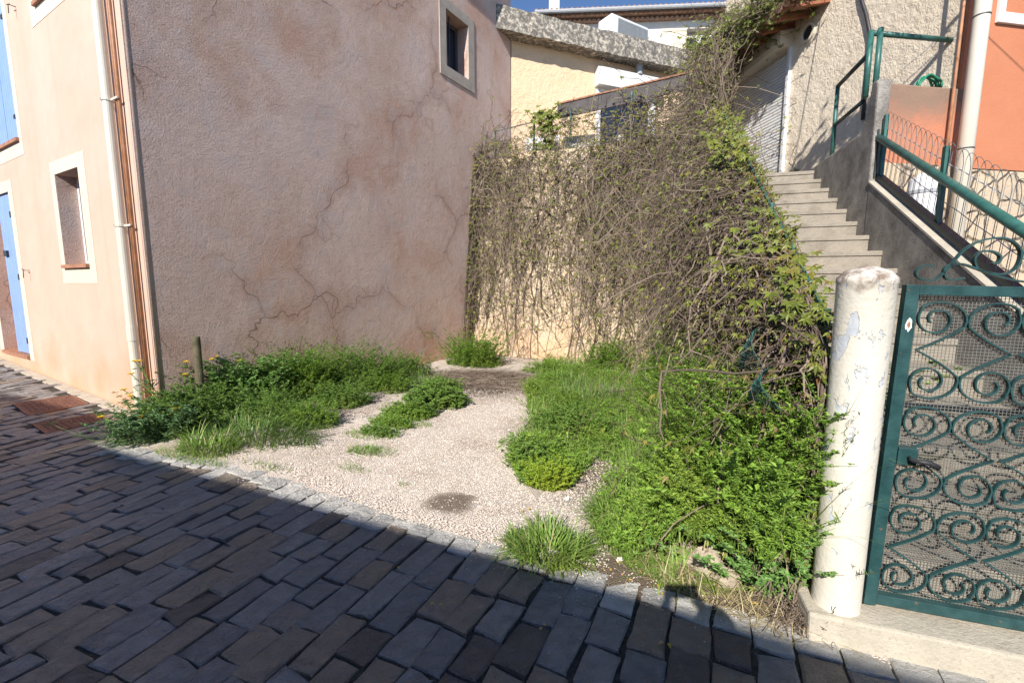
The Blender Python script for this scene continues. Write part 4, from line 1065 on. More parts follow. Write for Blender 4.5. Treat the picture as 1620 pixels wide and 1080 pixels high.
# leafy rim along the top and near the pillar
nt = 900; tt = rng.uniform(.1, 6.2, nt); q = stair_pt(tt, .82 + rng.normal(0, .06, nt), fence_top(tt) + rng.normal(-.10, .08, nt)); palmate(mL, q, np.tile(-so * .5 - sd * .6 + V(0, 0, .7), (nt, 1)), rng.uniform(.025, .065, nt), 5)
for (px, py, cnt, sg, sz) in ((1175, 450, 22, .10, .07), (1190, 420, 22, .1, .06), (1245, 450, 26, .06, .055), (1150, 240, 34, .12, .07), (1140, 275, 28, .1, .07), (1280, 490, 16, .035, .05), (1180, 400, 40, .12, .06), (1150, 215, 40, .1, .06), (1160, 545, 16, .04, .06)):
    rr = ray(px, py); c_ = V(0, 0, EYE) + rr * (.62 / np.dot(rr, so)); q = c_[None] + rng.normal(0, sg, (cnt, 3)); palmate(mG, q, np.tile(-so * .4 - sd + V(0, 0, .6), (cnt, 1)), rng.uniform(.6, 1.1, cnt) * sz, 5)
# reddish shoots down beside the pillar
nt = 260; q = stair_pt(rng.uniform(.02, .5, nt), .80 + rng.normal(0, .06, nt), rng.uniform(.35, 1.45, nt)); palmate(mL, q, np.tile(-sd + V(0, 0, .4), (nt, 1)), rng.uniform(.02, .045, nt), 3)
P4 = walk(stair_pt(rng.uniform(.0, .35, 40), .80 + rng.normal(0, .05, 40), rng.uniform(.8, 1.3, 40)), 40, 14, np.full(40, .075), V(0, 0, -1.), .25); P4 = keep_stair(P4.reshape(-1, 3)).reshape(P4.shape); tubes(mS, P4, np.full((40, 14), .003))
mS.build('stems', MT['bark'], SV); mD.build('dark_stems', MT['darkbark'], SV); mL.build('foliage', MT['vineleaf'], SV); mG.build('fresh_foliage', MT['vinegreen'], SV)

# -- creeper over the canopy
KV = thing('climbing_vine', tuple(CW0 + cw * 1 + ncw * .5 + ZUP * cz), 'leafy creeper sprawling over the canopy above the roller shutter', 'climbing plant', 'creepers')
mS, mL, mG = M(), M(), M()
n = 800; a = rng.uniform(-.7, 2.1, n); a = np.where((a < .7) & (rng.random(n) < .5), a + 1.2, a)
st = onp(CW0, cw, ncw, 0, 0)[None] + cw[None] * a[:, None] + ncw[None] * rng.uniform(.0, .75, n)[:, None] + ZUP[None] * (cz + .08 + rng.uniform(-.1, .45, n))[:, None]
P = walk(st, n, 12, rng.uniform(.02, .06, n), ncw * .15 + V(0, 0, -.05), .8); aa = (P - CW0) @ cw; P[:, :, 2] = np.maximum(P[:, :, 2], cz - .05 - np.clip((aa - .7) * .8, 0, 1.5))
tubes(mS, P, np.linspace(1, .5, 12)[None] * rng.uniform(.003, .007, n)[:, None])
q = P.reshape(-1, 3); q = q[rng.random(len(q)) < .16]; palmate(mG, q, np.tile(ncw - sd * .6 + V(0, 0, .6), (len(q), 1)), rng.uniform(.03, .075, len(q)), 5)
n = 420; a = rng.uniform(.1, 2.1, n)
st = CW0[None] + cw[None] * a[:, None] + ncw[None] * rng.uniform(.50, .72, n)[:, None] + ZUP[None] * (cz - .05 + rng.uniform(-.12, .3, n) - np.clip(a - .7, 0, 1) * .25 * rng.random(n))[:, None]
P = walk(st, n, 9, rng.uniform(.02, .06, n), V(0, 0, -.25), .8); tubes(mS, P, np.linspace(1, .5, 9)[None] * rng.uniform(.003, .006, n)[:, None])
q = P.reshape(-1, 3); q = q[rng.random(len(q)) < .45]; palmate(mG, q, np.tile(ncw - sd * .6 + V(0, 0, .6), (len(q), 1)), rng.uniform(.03, .07, len(q)), 5)
n = 260; a = rng.uniform(-.72, .4, n)
st = CW0[None] + cw[None] * a[:, None] + ncw[None] * rng.uniform(.22, .66, n)[:, None] + ZUP[None] * (cz + .02 + rng.uniform(-.12, .28, n))[:, None]
P = walk(st, n, 8, rng.uniform(.02, .05, n), V(0, 0, -.1), .8); P[:, :, 2] = np.maximum(P[:, :, 2], cz - .22); tubes(mS, P, np.full((n, 8), .004))
q = P.reshape(-1, 3); q = q[rng.random(len(q)) < .5]; palmate(mG, q, np.tile(ncw - sd * .6 + V(0, 0, .6), (len(q), 1)), rng.uniform(.03, .065, len(q)), 5)
# trunk of strands climbing from the fence to the canopy
n = 620; f_ = rng.random(n)
b0 = so * .86 + sd * (2.23 + 5.6); st = b0[None] + sd[None] * rng.normal(.25, .30, n)[:, None] + so[None] * rng.normal(-.06, .07, n)[:, None] + ZUP[None] * rng.uniform(3.3, 4.6, n)[:, None]
tgt = CW0 + cw * 1.35 + ncw * .55 + ZUP * (cz + .05)
P = np.zeros((n, 14, 3)); tg = tgt[None] + rng.normal(0, 1, (n, 3)) * V(.2, .35, .22); tl = rng.uniform(.3, 1, n)
nz = np.cumsum(rng.normal(0, .035, (n, 14, 3)), 1)
for k in range(14):
    u_ = (k / 13) * tl; P[:, k] = st * (1 - u_)[:, None] + tg * u_[:, None] + nz[:, k]
    P[:, k, 2] += .15 * np.sin(u_ * 3.14)
tubes(mS, P, rng.uniform(.003, .008, n)[:, None] * np.ones((1, 14)))
q = P.reshape(-1, 3); q = q[rng.random(len(q)) < .10]; palmate(mL, q + rng.normal(0, .05, q.shape), np.tile(-sd + V(0, 0, .6), (len(q), 1)), rng.uniform(.03, .065, len(q)), 5)
q = tgt[None] + rng.normal(0, 1, (900, 3)) * V(.22, .38, .26); q = np.vstack([q, (CW0 + cw * .8 + ncw * .4 + ZUP * (cz + .25))[None] + rng.normal(0, 1, (500, 3)) * V(.2, .55, .12)]); palmate(mG, q, np.tile(-sd + V(0, 0, .6), (1400, 1)), rng.uniform(.035, .08, 1400), 5)
mS.build('stems', MT['bark'], KV); mL.build('foliage', MT['vineleaf'], KV); mG.build('fresh_foliage', MT['vinegreen'], KV)

# -- unseen creeper garland, added overhead to throw leafy shade on the cream wall
OV = thing('climbing_vine', (3.4, 4.5, 5.2), 'added out-of-view creeper garland above the stairs, shading the cream wall', 'climbing plant', 'creepers')
g0, g1 = V(3.36, 4.78, 5.22), V(3.58, 3.65, 5.45)
m = M(); m.tube([CW0 + cw * -.6 + ZUP * 5.75, g0, (g0 + g1) / 2 - ZUP * .03, g1, V(4.6, 2.2, 5.75)], .006, 6); m.build('wire', MT['iron'], OV)
mS, mL = M(), M(); n = 95; f_ = rng.random(n)
st = g0[None] * (1 - f_)[:, None] + g1[None] * f_[:, None] + rng.normal(0, .06, (n, 3))
P = walk(st, n, 10, rng.uniform(.02, .055, n), V(.1, .1, -.6), .8); P[:, :, 2] = np.maximum(P[:, :, 2], 4.72 + .25 * (P[:, :, 1] < 4.4)); tubes(mS, P, np.full((n, 10), .004))
q = P.reshape(-1, 3); q = q[rng.random(len(q)) < .4]; palmate(mL, q, np.tile(V(-.3, -.9, .3), (len(q), 1)), rng.uniform(.04, .08, len(q)), 5)
mS.build('stems', MT['bark'], OV); mL.build('foliage', MT['vinegreen'], OV)

# ------------------------------------------------------------------ weeds
def p2(px, py): return gnd(px, py)[:2]
def z3(p, z=0.): return np.column_stack([p, np.full(len(p), 0.) + z])
def grass(m, pts, Lr, wr_, lean=(.1, .6), curl=(.4, 1.5), az=None):
    n = len(pts); blades(m, z3(pts, -.005) if pts.shape[1] == 2 else pts, rng.uniform(0, 6.28, n) if az is None else az, rng.uniform(*Lr, n), rng.uniform(*wr_, n), rng.uniform(*lean, n), rng.uniform(*curl, n))
def whorls(mL, mS, pts, H, Lr, W, k=6, step=.045, spread=.25, up=.5):
    """stems with rings of small leaves; H per stem"""
    n = len(pts); K = 6
    d = rng.normal(0, spread, (n, 3)); d[:, 2] = 1
    P = np.zeros((n, K, 3)); P[:, 0] = z3(pts) if pts.shape[1] == 2 else pts
    b = rng.normal(0, .16, (n, 3)) * V(1, 1, 0)
    for i in range(1, K): P[:, i] = P[:, i - 1] + (d + b * i * .8) * (H / (K - 1))[:, None] * V(1, 1, .92)
    tubes(mS, P, np.linspace(.0022, .001, K)[None] * np.ones((n, 1)))
    cnt = np.maximum((H / step).astype(int), 1)
    ii = np.repeat(np.arange(n), cnt); tt = rng.random(len(ii)) ** .65
    x = tt * (K - 1); i0 = np.clip(x.astype(int), 0, K - 2); fr = (x - i0)[:, None]
    pos = P[ii, i0] * (1 - fr) + P[ii, i0 + 1] * fr
    ph = rng.random(len(ii)) * 6.28
    for j in range(k):
        a = ph + j * 6.283 / k + rng.normal(0, .2, len(ii))
        dd = np.stack([np.cos(a), np.sin(a), np.full(len(ii), up) + rng.normal(0, .25, len(ii))], 1)
        leaves(mL, pos + rng.normal(0, .004, pos.shape), dd, np.tile(ZUP, (len(ii), 1)), rng.uniform(*Lr, len(ii)) * (1.1 - .4 * tt), W, .2)
def disc_pts(px, py, rx, ry, n, rot=0.):
    c_ = p2(px, py); r_ = np.sqrt(rng.random(n)); a = rng.random(n) * 6.283
    x, y = rx * r_ * np.cos(a), ry * r_ * np.sin(a)
    return np.column_stack([c_[0] + x * math.cos(rot) - y * math.sin(rot), c_[1] + x * math.sin(rot) + y * math.cos(rot)]), r_
def plant(name, px, py, label, cat, group=None):
    c_ = p2(px, py); return thing(name, (c_[0], c_[1], 0), label, cat, group)
def keep_side(p, d=.03):
    ls = ((p - C[:2]) * nS[:2]).sum(1); return p + nS[None, :2] * np.maximum(d - ls, 0)[:, None]

# right-hand mass
polyR = [p2(*p) for p in [(832, 625), (838, 660), (812, 720), (820, 770), (905, 770), (945, 730), (985, 745), (950, 800), (945, 870), (1010, 900), (1100, 930), (1200, 985), (1262, 1000), (1292, 900), (1290, 800)]] + [tuple((so * .72 + sd * 3.2)[:2]), tuple((so * .72 + sd * 7.6)[:2]), tuple((R + rd * 3.2 + nR * .05)[:2]), tuple((R + rd * 1.9 + nR * .05)[:2])]
def hR(p):
    o = p @ so[:2]; a = p @ sd[:2]
    g = np.clip((o + .15) / .72, 0, 1)
    h = .16 + .95 * g ** 1.15 + .06 * np.sin(p[:, 0] * 7) * np.sin(p[:, 1] * 5.3)
    h *= np.clip((a - 1.65) / .8, .3, 1)
    return np.maximum(h, .06)
pts = polysample(polyR, 30000)
dist = np.hypot(pts[:, 0], pts[:, 1])
pts = pts[rng.random(len(pts)) < np.clip(3.2 / dist, .22, 1)]
ed = pts @ so[:2]
gmask = (np.sin(pts[:, 0] * 3.1 + 1) * np.sin(pts[:, 1] * 2.3) + rng.normal(0, .3, len(pts))) > -.15
mL, mS = M(), M(); wp = pts[gmask]
hw = hR(wp); lo_ = np.where(hw > .3, hw * .45, 0); whorls(mL, mS, np.column_stack([wp, lo_]), (hw - lo_) * rng.uniform(.6, 1.15, len(wp)), (.018, .034), .008, 6, .040)
bw = wp[rng.random(len(wp)) < .10]; whorls(mL, mS, np.column_stack([bw, hR(bw) * .4]), hR(bw) * .62, (.03, .055), .022, 4, .055)
for mm in (mL, mS):
    for arr in mm.v:
        o_ = arr @ so; a_ = arr @ sd; arr -= so[None] * (np.maximum(o_ - .80, 0) * (a_ < 2.9))[:, None]
        o_ = arr @ so; arr += sd[None] * (np.maximum(2.02 - a_, 0) * (o_ > .74))[:, None]
struct(mL.build('weeds', MT['galium'], org=(0, 0, 0)), 'bright green cleavers covering the right side of the lot', 'stuff')
struct(mS.build('weed_stems', MT['galium2'], org=(0, 0, 0)), 'thin green weed stems under the cleavers', 'stuff')
m = M(); gp2 = np.vstack([pts[~gmask], polysample(polyR, 9000)])
near = np.clip(2.8 / np.hypot(gp2[:, 0], gp2[:, 1]), .3, 1); gp2 = gp2[rng.random(len(gp2)) < near]
Lg = hR(gp2)
lo_ = np.where(Lg > .3, Lg * .4, 0); blades(m, np.column_stack([gp2, lo_ - .005]), rng.uniform(0, 6.28, len(gp2)), (Lg - lo_) * rng.uniform(.7, 1.3, len(gp2)) + .06, rng.uniform(.0035, .008, len(gp2)), rng.uniform(.1, .6, len(gp2)), rng.uniform(.3, 1.6, len(gp2)))
# sparse blades along edges of the lot and moss in the middle strip
for (px, py, rx, ry, k) in ((590, 715, .28, .10, 260), (560, 745, .15, .06, 90), (640, 770, .05, .03, 25), (585, 690, .3, .12, 300), (420, 740, .3, .05, 120), (300, 725, .5, .08, 400), (640, 670, .35, .15, 350), (960, 800, .12, .12, 120), (1000, 860, .2, .1, 260), (1060, 910, .25, .08, 240)):
    q, _ = disc_pts(px, py, rx, ry, k, -.4); blades(m, z3(q, 0), rng.uniform(0, 6.28, k), rng.uniform(.02, .10, k), rng.uniform(.002, .005, k), rng.uniform(.2, 1., k), rng.uniform(.3, 1.2, k), 3)
struct(m.build('grass', MT['grass'], org=(0, 0, 0)), 'wild green grass growing through the weeds and gravel', 'stuff')

def tuft(px, py, rx, ry, n, Lr, label, mat='grass', wr_=(.004, .009), rot=-.4, lean=(.1, .9)):
    o = plant('grass_tuft', px, py, label, 'grass tuft', 'grass tufts'); m = M(); q, r_ = disc_pts(px, py, rx, ry, n, rot)
    c_ = p2(px, py); az = np.arctan2(q[:, 1] - c_[1], q[:, 0] - c_[0]) + rng.normal(0, .7, n)
    q = keep_side(q)
    n = int(n * .72); q, az, r_ = q[:n], az[:n], r_[:n]
    Lv = rng.uniform(*Lr, n) * (1 - .45 * rng.random(n) ** 3) * (.8 + .35 * np.sin(q[:, 0] * 23) * np.sin(q[:, 1] * 19))
    blades(m, z3(q, -.005), az, Lv, rng.uniform(*wr_, n) * 1.35, rng.uniform(*lean, n) * (.4 + .8 * r_), rng.uniform(.3, 2.3, n), 5)
    m.build('blades', MT[mat], o); return o
tuft(868, 872, .24, .17, 1500, (.10, .26), 'round grass tuft at the street edge, nearest the camera')
tuft(1010, 830, .28, .26, 1900, (.14, .34), 'dense bright grass tuft above the pale rock')
tuft(930, 640, .55, .55, 1700, (.25, .52), 'tall dark wispy grass beside the gravel at the back', 'grassdark', (.003, .008))
tuft(575, 715, .16, .10, 260, (.05, .12), 'short mossy grass patch in the gravel between the wheel tracks', 'grass', (.003, .006))
tuft(605, 600, .5, .4, 900, (.25, .55), 'drooping dark grass at the end of the left weed bed', 'grassdark', (.004, .009))
tuft(400, 690, .75, .30, 1900, (.18, .42), 'long grass fringe along the front of the left weed bed', 'grassdark', (.004, .010))
tuft(330, 712, .35, .16, 700, (.15, .35), 'light grass blades hanging over the paving edge under the yellow flowers', 'grass', (.004, .009))
tuft(1080, 905, .26, .13, 620, (.12, .30), 'pale straggling grass below the pale rock', 'grass', (.003, .007), -.4, (.5, 1.4))
tuft(670, 610, .35, .3, 500, (.2, .4), 'dark grass by the dry twigs near the back corner', 'grassdark')

def bush(px, py, rx, ry, H, n, label, mat, Lr, W, k=5, step=.04, name='weed_clump', rot=-.4, spread=.35, up=.4, side=False, pw=.5):
    o = plant(name, px, py, label, 'weeds', 'weed clumps'); mL, mS = M(), M(); q, r_ = disc_pts(px, py, rx, ry, n, rot)
    if side: q = keep_side(q, .06)
    whorls(mL, mS, q, H * (1 - .75 * r_ ** 2) * rng.uniform(.6, 1.15, n) + .03, Lr, W, k, step, spread, up)
    if side:
        for mm in (mL, mS):
            for a in mm.v:
                ls = ((a - C) * nS).sum(1); a += nS[None] * np.maximum(.008 - ls, 0)[:, None]
    mS.build('stems', MT['galium2'], o); mL.build('foliage', MT[mat], o); return o
bush(868, 765, .17, .14, .17, 420, 'domed yellow-green spurge clump on the gravel edge', 'euph', (.010, .018), .011, 5, .011, 'spurge_clump', up=.6)
bush(905, 735, .10, .09, .10, 120, 'small yellowing spurge sprawling behind the domed one', 'euph', (.009, .016), .010, 5, .013, 'spurge_clump', up=.6)
bush(835, 735, .16, .2, .24, 210, 'dark green leafy weed leaning over the gravel', 'galium2', (.03, .05), .022, 4, .05)
bush(900, 690, .4, .3, .32, 420, 'mid-green clover-like clump among the tall grass', 'galium2', (.02, .035), .016, 5, .035)
bush(965, 585, .4, .35, .75, 240, 'tall bright weed standing against the retaining wall', 'galium', (.025, .045), .012, 6, .045)
bush(1085, 600, .6, .4, .85, 420, 'high mound of cleavers at the foot of the creeper', 'galium', (.022, .038), .009, 6, .042)
bush(750, 578, .55, .35, .72, 420, 'bright green clump in the back corner under the creeper', 'galium', (.03, .05), .013, 6, .05)
bush(690, 640, .45, .26, .26, 420, 'broad-leaved patch between the two wheel tracks', 'galium2', (.035, .06), .03, 4, .05)
bush(640, 660, .3, .14, .15, 200, 'low creeping patch on the gravel between wheel tracks', 'galium', (.02, .035), .016, 5, .035)
bush(860, 590, .4, .2, .22, 160, 'small weed patch at the foot of the retaining wall', 'galium', (.03, .05), .014, 5, .05)
bush(570, 612, .55, .42, .72, 430, 'leafy weed clump at the far end of the left bed', 'galium2', (.022, .04), .012, 6, .042, side=True)
bush(480, 625, .45, .45, .80, 520, 'tall feathery weed clump in the middle of the left bed', 'galium', (.02, .036), .010, 6, .04, side=True)
bush(390, 640, .5, .45, .72, 460, 'broad dark-leaved clump behind the wooden post', 'shrub', (.035, .065), .034, 4, .055, side=True)
bush(310, 670, .5, .40, .50, 430, 'dark leafy clump below the wooden post', 'galium2', (.025, .05), .016, 5, .045, side=True)
bush(430, 665, .7, .3, .38, 520, 'low dense weeds along the front of the left bed', 'galium2', (.02, .04), .012, 5, .04)
bush(640, 592, .5, .32, .42, 320, 'weedy patch joining the left bed to the back corner', 'galium2', (.022, .04), .012, 5, .04, side=True)
bush(265, 680, .35, .35, .42, 300, 'dark weeds crowding the house corner behind the yellow flowers', 'galium2', (.03, .055), .018, 5, .045, side=False)
bush(545, 640, .36, .26, .34, 320, 'low weeds at the inner edge of the left bed', 'galium2', (.022, .04), .013, 5, .04)
bush(495, 672, .30, .22, .28, 260, 'small fine-leaved weeds fringing the left bed by the gravel', 'galium', (.02, .035), .010, 6, .04)
bush(610, 618, .40, .26, .36, 300, 'feathery weeds at the foot of the pink wall near the back', 'galium', (.022, .04), .010, 6, .042, side=True)
bush(655, 655, .30, .16, .18, 240, 'leafy weeds filling the strip between the wheel tracks', 'galium2', (.028, .045), .022, 4, .045)
bush(620, 675, .26, .12, .13, 200, 'creeping weeds at the near end of the strip between the wheel tracks', 'galium', (.02, .032), .014, 5, .035)
tuft(985, 700, .30, .22, 700, (.25, .50), 'loose tall pale-tipped grass in the middle of the right-hand weeds', 'grass', (.003, .007), -.4, (.1, 1.1))
tuft(1100, 800, .28, .2, 600, (.3, .6), 'loose tall grass leaning out above the pale rock', 'grass', (.003, .007), -.4, (.1, 1.2))
tuft(900, 612, .4, .25, 600, (.25, .5), 'bleached wispy grass by the foot of the retaining wall', 'grassdark', (.003, .007), -.4, (.1, 1.2))
bush(600, 688, .26, .09, .10, 150, 'thin creeping weeds along the ridge between the wheel tracks', 'galium2', (.018, .032), .014, 5, .035)
bush(700, 618, .32, .2, .2, 220, 'low weeds linking the wheel-track patch to the back corner', 'galium2', (.03, .05), .022, 4, .05)
m = M(); pts = polysample(polyR, 420); k = len(pts); hh_ = hR(pts)
blades(m, np.column_stack([pts, hh_ * .3]), rng.uniform(0, 6.28, k), hh_ * rng.uniform(.7, 1.1, k) + .08, rng.uniform(.002, .004, k), rng.uniform(.1, .9, k), rng.uniform(.1, 1.4, k), 4)
q, _ = disc_pts(1085, 915, .35, .12, 160, -.4); blades(m, z3(q, 0), rng.uniform(0, 6.28, 160), rng.uniform(.08, .22, 160), rng.uniform(.003, .006, 160), rng.uniform(.6, 1.4, 160), rng.uniform(.2, 1., 160))
q, _ = disc_pts(1215, 975, .35, .10, 260, -.4); blades(m, z3(q, 0), rng.uniform(0, 6.28, 260), rng.uniform(.06, .18, 260), rng.uniform(.002, .005, 260), rng.uniform(.7, 1.5, 260), rng.uniform(.1, .8, 260))
struct(m.build('dry_grass', MT['straw'], org=(0, 0, 0)), 'straw-coloured dead grass stalks among the weeds', 'stuff')
# leafy shrub next to the pillar
o = plant('leafy_shrub', 1215, 930, 'low shrub with oval glossy leaves hugging the white pillar', 'shrub')
mL, mS = M(), M()
q, r_ = disc_pts(1205, 905, .30, .24, 360, -.4); q = q[(q @ so[:2]) < .83]
whorls(mL, mS, q, rng.uniform(.15, .5, len(q)), (.02, .042), .020, 4, .034, .35, .35)
q = z3(np.array([p2(1245, 950)]) + rng.normal(0, .03, (26, 2)), .05)
whorls(mL, mS, q, rng.uniform(.2, .48, 26), (.022, .045), .019, 4, .04, .22, .4)
rr = ray(1290, 862); c_ = V(0, 0, EYE) + rr * (1.98 / rr[1])
P4 = walk(np.tile(c_ - V(.14, -.05, .1), (7, 1)), 7, 7, np.full(7, .026), V(.75, -.3, .25), .3); tubes(mS, P4, np.full((7, 7), .0025))
q = P4[:, 2:].reshape(-1, 3); q = np.repeat(q, 3, 0); leaves(mL, q, rng.normal(0, 1, q.shape) + V(.5, -.2, 0), np.tile(ZUP, (len(q), 1)), rng.uniform(.022, .042, len(q)), .016)
for mm in (mL, mS):
    for arr in mm.v:
        o_ = arr @ so; arr -= so[None] * (np.maximum(o_ - .86, 0) * .85)[:, None]
mS.build('stems', MT['bark'], o); mL.build('foliage', MT['shrub'], o)
# yellow-flowered sow thistles
fl = [((270, 690), [(208, 592), (220, 572), (214, 572), (196, 617), (207, 627)], 'tall sow thistle with yellow flowers in front of the white downpipe'),
      ((290, 660), [(270, 559), (260, 555), (295, 573), (293, 593)], 'sow thistle with yellow flowers left of the wooden post'),
      ((345, 650), [(328, 553), (335, 569), (342, 565), (380, 571)], 'sow thistle with yellow flowers right of the wooden post'),
      ((225, 700), [(160, 660), (222, 660), (278, 647), (190, 678)], 'low sow thistle sprawling over the paving by the drain covers')]
for (bx, by), heads, lab in fl:
    o = plant('sow_thistle', bx, by, lab, 'flowering weed', 'sow thistles'); mL, mS, = M(), M(); b = p2(bx, by); b3 = V(b[0], b[1], 0)
    q, r_ = disc_pts(bx, by, .24, .2, 90); q = keep_side(q, .05) if bx > 250 else q
    whorls(mL, mS, q, rng.uniform(.1, .4, 90), (.04, .08), .020, 4, .05, .4, .3)
    for (hx, hy) in heads:
        rr = ray(hx, hy); yy = b3[1] + rng.uniform(-.1, .1); h = V(0, 0, EYE) + rr * (yy / rr[1])
        mid = (b3 + h) / 2 + V(rng.normal(0, .04), 0, .05)
        m_ = np.array(catmull([b3, mid, h], 5)); mS.tube(m_, .004, 5)
        i_ = rng.integers(3, len(m_) - 1, 10); leaves(mL, m_[i_], rng.normal(0, 1, (10, 3)) * V(1, 1, .4) + V(0, 0, .2), np.tile(ZUP, (10, 1)), rng.uniform(.04, .09, 10), .022)
        mp = M(); k = 16; a = np.arange(k) * 6.283 / k
        leaves(mp, np.tile(h, (k, 1)), np.stack([np.cos(a), np.sin(a) - .35, np.full(k, .45)], 1), np.tile(ZUP, (k, 1)), .036, .014)
        leaves(mp, np.tile(h, (k, 1)), np.stack([np.cos(a + .2), np.sin(a + .2) - .35, np.full(k, 1.1)], 1), np.tile(ZUP, (k, 1)), .026, .012)
        mp.build('flower_head', MT['petal'], o)
    mS.build('stem', MT['galium2'], o); mL.build('foliage', MT['thistle'], o)
# wooden post
q = hit(316, 600, C + nS * .32, nS); zt_ = hit(313, 532, C + nS * .32, nS)[2]; q[2] = 0
m = M(); m.lathe(q, [(.042, -.05), (.041, zt_ * .5), (.040, zt_ - .01), (.034, zt_), (.001, zt_ + .002)], 16); tag(m.build('wooden_post', MT['post'], smooth=False), 'short mossy wooden post standing in the left weed bed', 'post')
# rock, stones, litter, leaves
def rock(name, px, py, r, label, mat='rock', fl_=.55):
    c_ = gnd(px, py); m = M(); n1, n2_ = 10, 7; vs = []
    for i in range(n2_):
        for j in range(n1):
            th = j / n1 * 6.283; ph = math.pi * i / (n2_ - 1); k = 1 + rng.normal(0, .10)
            vs.append(c_ + V(math.cos(th) * math.sin(ph) * r[0] * k, math.sin(th) * math.sin(ph) * r[1] * k, math.cos(ph) * r[2] * k + r[2] * fl_))
    m.add(vs, [[i * n1 + j, i * n1 + (j + 1) % n1, (i + 1) * n1 + (j + 1) % n1, (i + 1) * n1 + j] for i in range(n2_ - 1) for j in range(n1)])
    return tag(m.build(name, MT[mat]), label, 'rock')
rock('rock', 1118, 905, (.10, .085, .10), 'pale angular rock half hidden in grass near the white pillar')
rock('rock', 1150, 925, (.07, .06, .06), 'smaller pale rock right of the angular one')
rock('stone', 742, 785, (.035, .02, .012), 'flat pale stone lying at the edge of the damp patch', 'pebble')
rock('stone', 752, 797, (.03, .018, .012), 'second flat pale stone just in front of the other', 'pebble')
for (px, py, lab) in ((897, 790, 'white scrap of litter near the spurge clump'), (980, 888, 'white scrap of litter on the bare soil by the paving')):
    c_ = gnd(px, py); m = M(); n_ = 8; vs = [c_ + V(.022 * math.cos(a) * rng.uniform(.6, 1), .018 * math.sin(a) * rng.uniform(.6, 1), .016 + rng.normal(0, .004)) for a in np.linspace(0, 6.28, n_, endpoint=False)]
    m.add(vs + [v - ZUP * .008 for v in vs], [list(range(n_)), list(range(n_, 2 * n_))[::-1]] + [[i, n_ + i, n_ + (i + 1) % n_, (i + 1) % n_] for i in range(n_)]); tag(m.build('litter', MT['litter']), lab, 'litter')
m = M(); c_ = np.array([gnd(*p) for p in ((610, 905), (700, 960), (480, 880), (860, 990), (1050, 1020), (330, 800), (868, 815), (808, 860), (815, 875), (828, 880), (940, 880), (978, 893), (982, 912), (1042, 928), (955, 905), (1010, 905), (850, 795), (925, 885), (1200, 960), (720, 588), (712, 594))])
c_ = np.vstack([c_, c_ + rng.normal(0, .05, c_.shape) * V(1, 1, 0)]); leaves(m, c_ + ZUP * .014, rng.normal(0, 1, c_.shape) * V(1, 1, .15), np.tile(ZUP, (len(c_), 1)), rng.uniform(.012, .032, len(c_)), .016)
struct(m.build('fallen_leaves', MT['fallen'], org=(0, 0, 0)), 'yellow and tan fallen leaves on the soil', 'stuff')
# dry twigs at the back and beside the plinth
m = M(); q, _ = disc_pts(765, 603, 1.0, .6, 900, -.4); P5 = walk(z3(q, .02), 900, 5, rng.uniform(.03, .09, 900), V(0, 0, 0), 1.); P5[:, :, 2] = .015 + rng.random((900, 1)) * .04; tubes(m, P5, np.full((900, 5), .0028))
q, _ = disc_pts(1255, 985, .07, .06, 140, -.4); P5 = walk(z3(q, .02), 140, 6, rng.uniform(.008, .022, 140), V(0, 0, .3), .9); P5[:, :, 2] = np.maximum(P5[:, :, 2], .01); tubes(m, P5, np.full((140, 6), .002))
q, _ = disc_pts(600, 650, .9, .3, 160, .3); P5 = walk(z3(q, .02), 160, 5, rng.uniform(.02, .05, 160), V(0, 0, 0), 1.); P5[:, :, 2] = .02; tubes(m, P5, np.full((160, 5), .0018))
struct(m.build('dry_twigs', MT['bark'], org=(0, 0, 0)), 'litter of dry brown twigs on the bare soil', 'stuff')

# ------------------------------------------------------------------ houses across the street (they cast the street's shade)
ed_ = V(.907, -.42, 0); en = V(.42, .907, 0)
D = 6.0; base = V(-.11, 2.43, 0) - V(SUN[0], SUN[1], 0) / np.hypot(SUN[0], SUN[1]) * D
tanE = -SUN[2] / np.hypot(SUN[0], SUN[1]); hz = D * tanE
for (a, b, h, lab) in ((-4.35, 14, hz, 'low pale terraced house behind the camera across the street'), (-22, -4.36, hz + .34, 'slightly taller terraced house behind the camera further along the street')):
    o = thing('house', tuple(base + ed_ * (a + b) / 2), lab, 'house')
    m = M(); m.box(base + ed_ * a - en * .35 - ZUP * .1, ed_ * (b - a), -en * 6, ZUP * (h + .0)); m.build('wall', MT['whitewall'], o)
    m = M(); m.box(base + ed_ * a + ZUP * (h - .10), ed_ * (b - a), -en * 6.6, ZUP * .10); m.build('roof', MT['tile'], o)
    x = a + 1.5
    while x < b - 1.5:
        m = M(); m.box(base + ed_ * x - en * .345 + ZUP * 1., ed_ * .9, en * .03, ZUP * 1.3); m.build('window', MT['blue'], o); x += 3

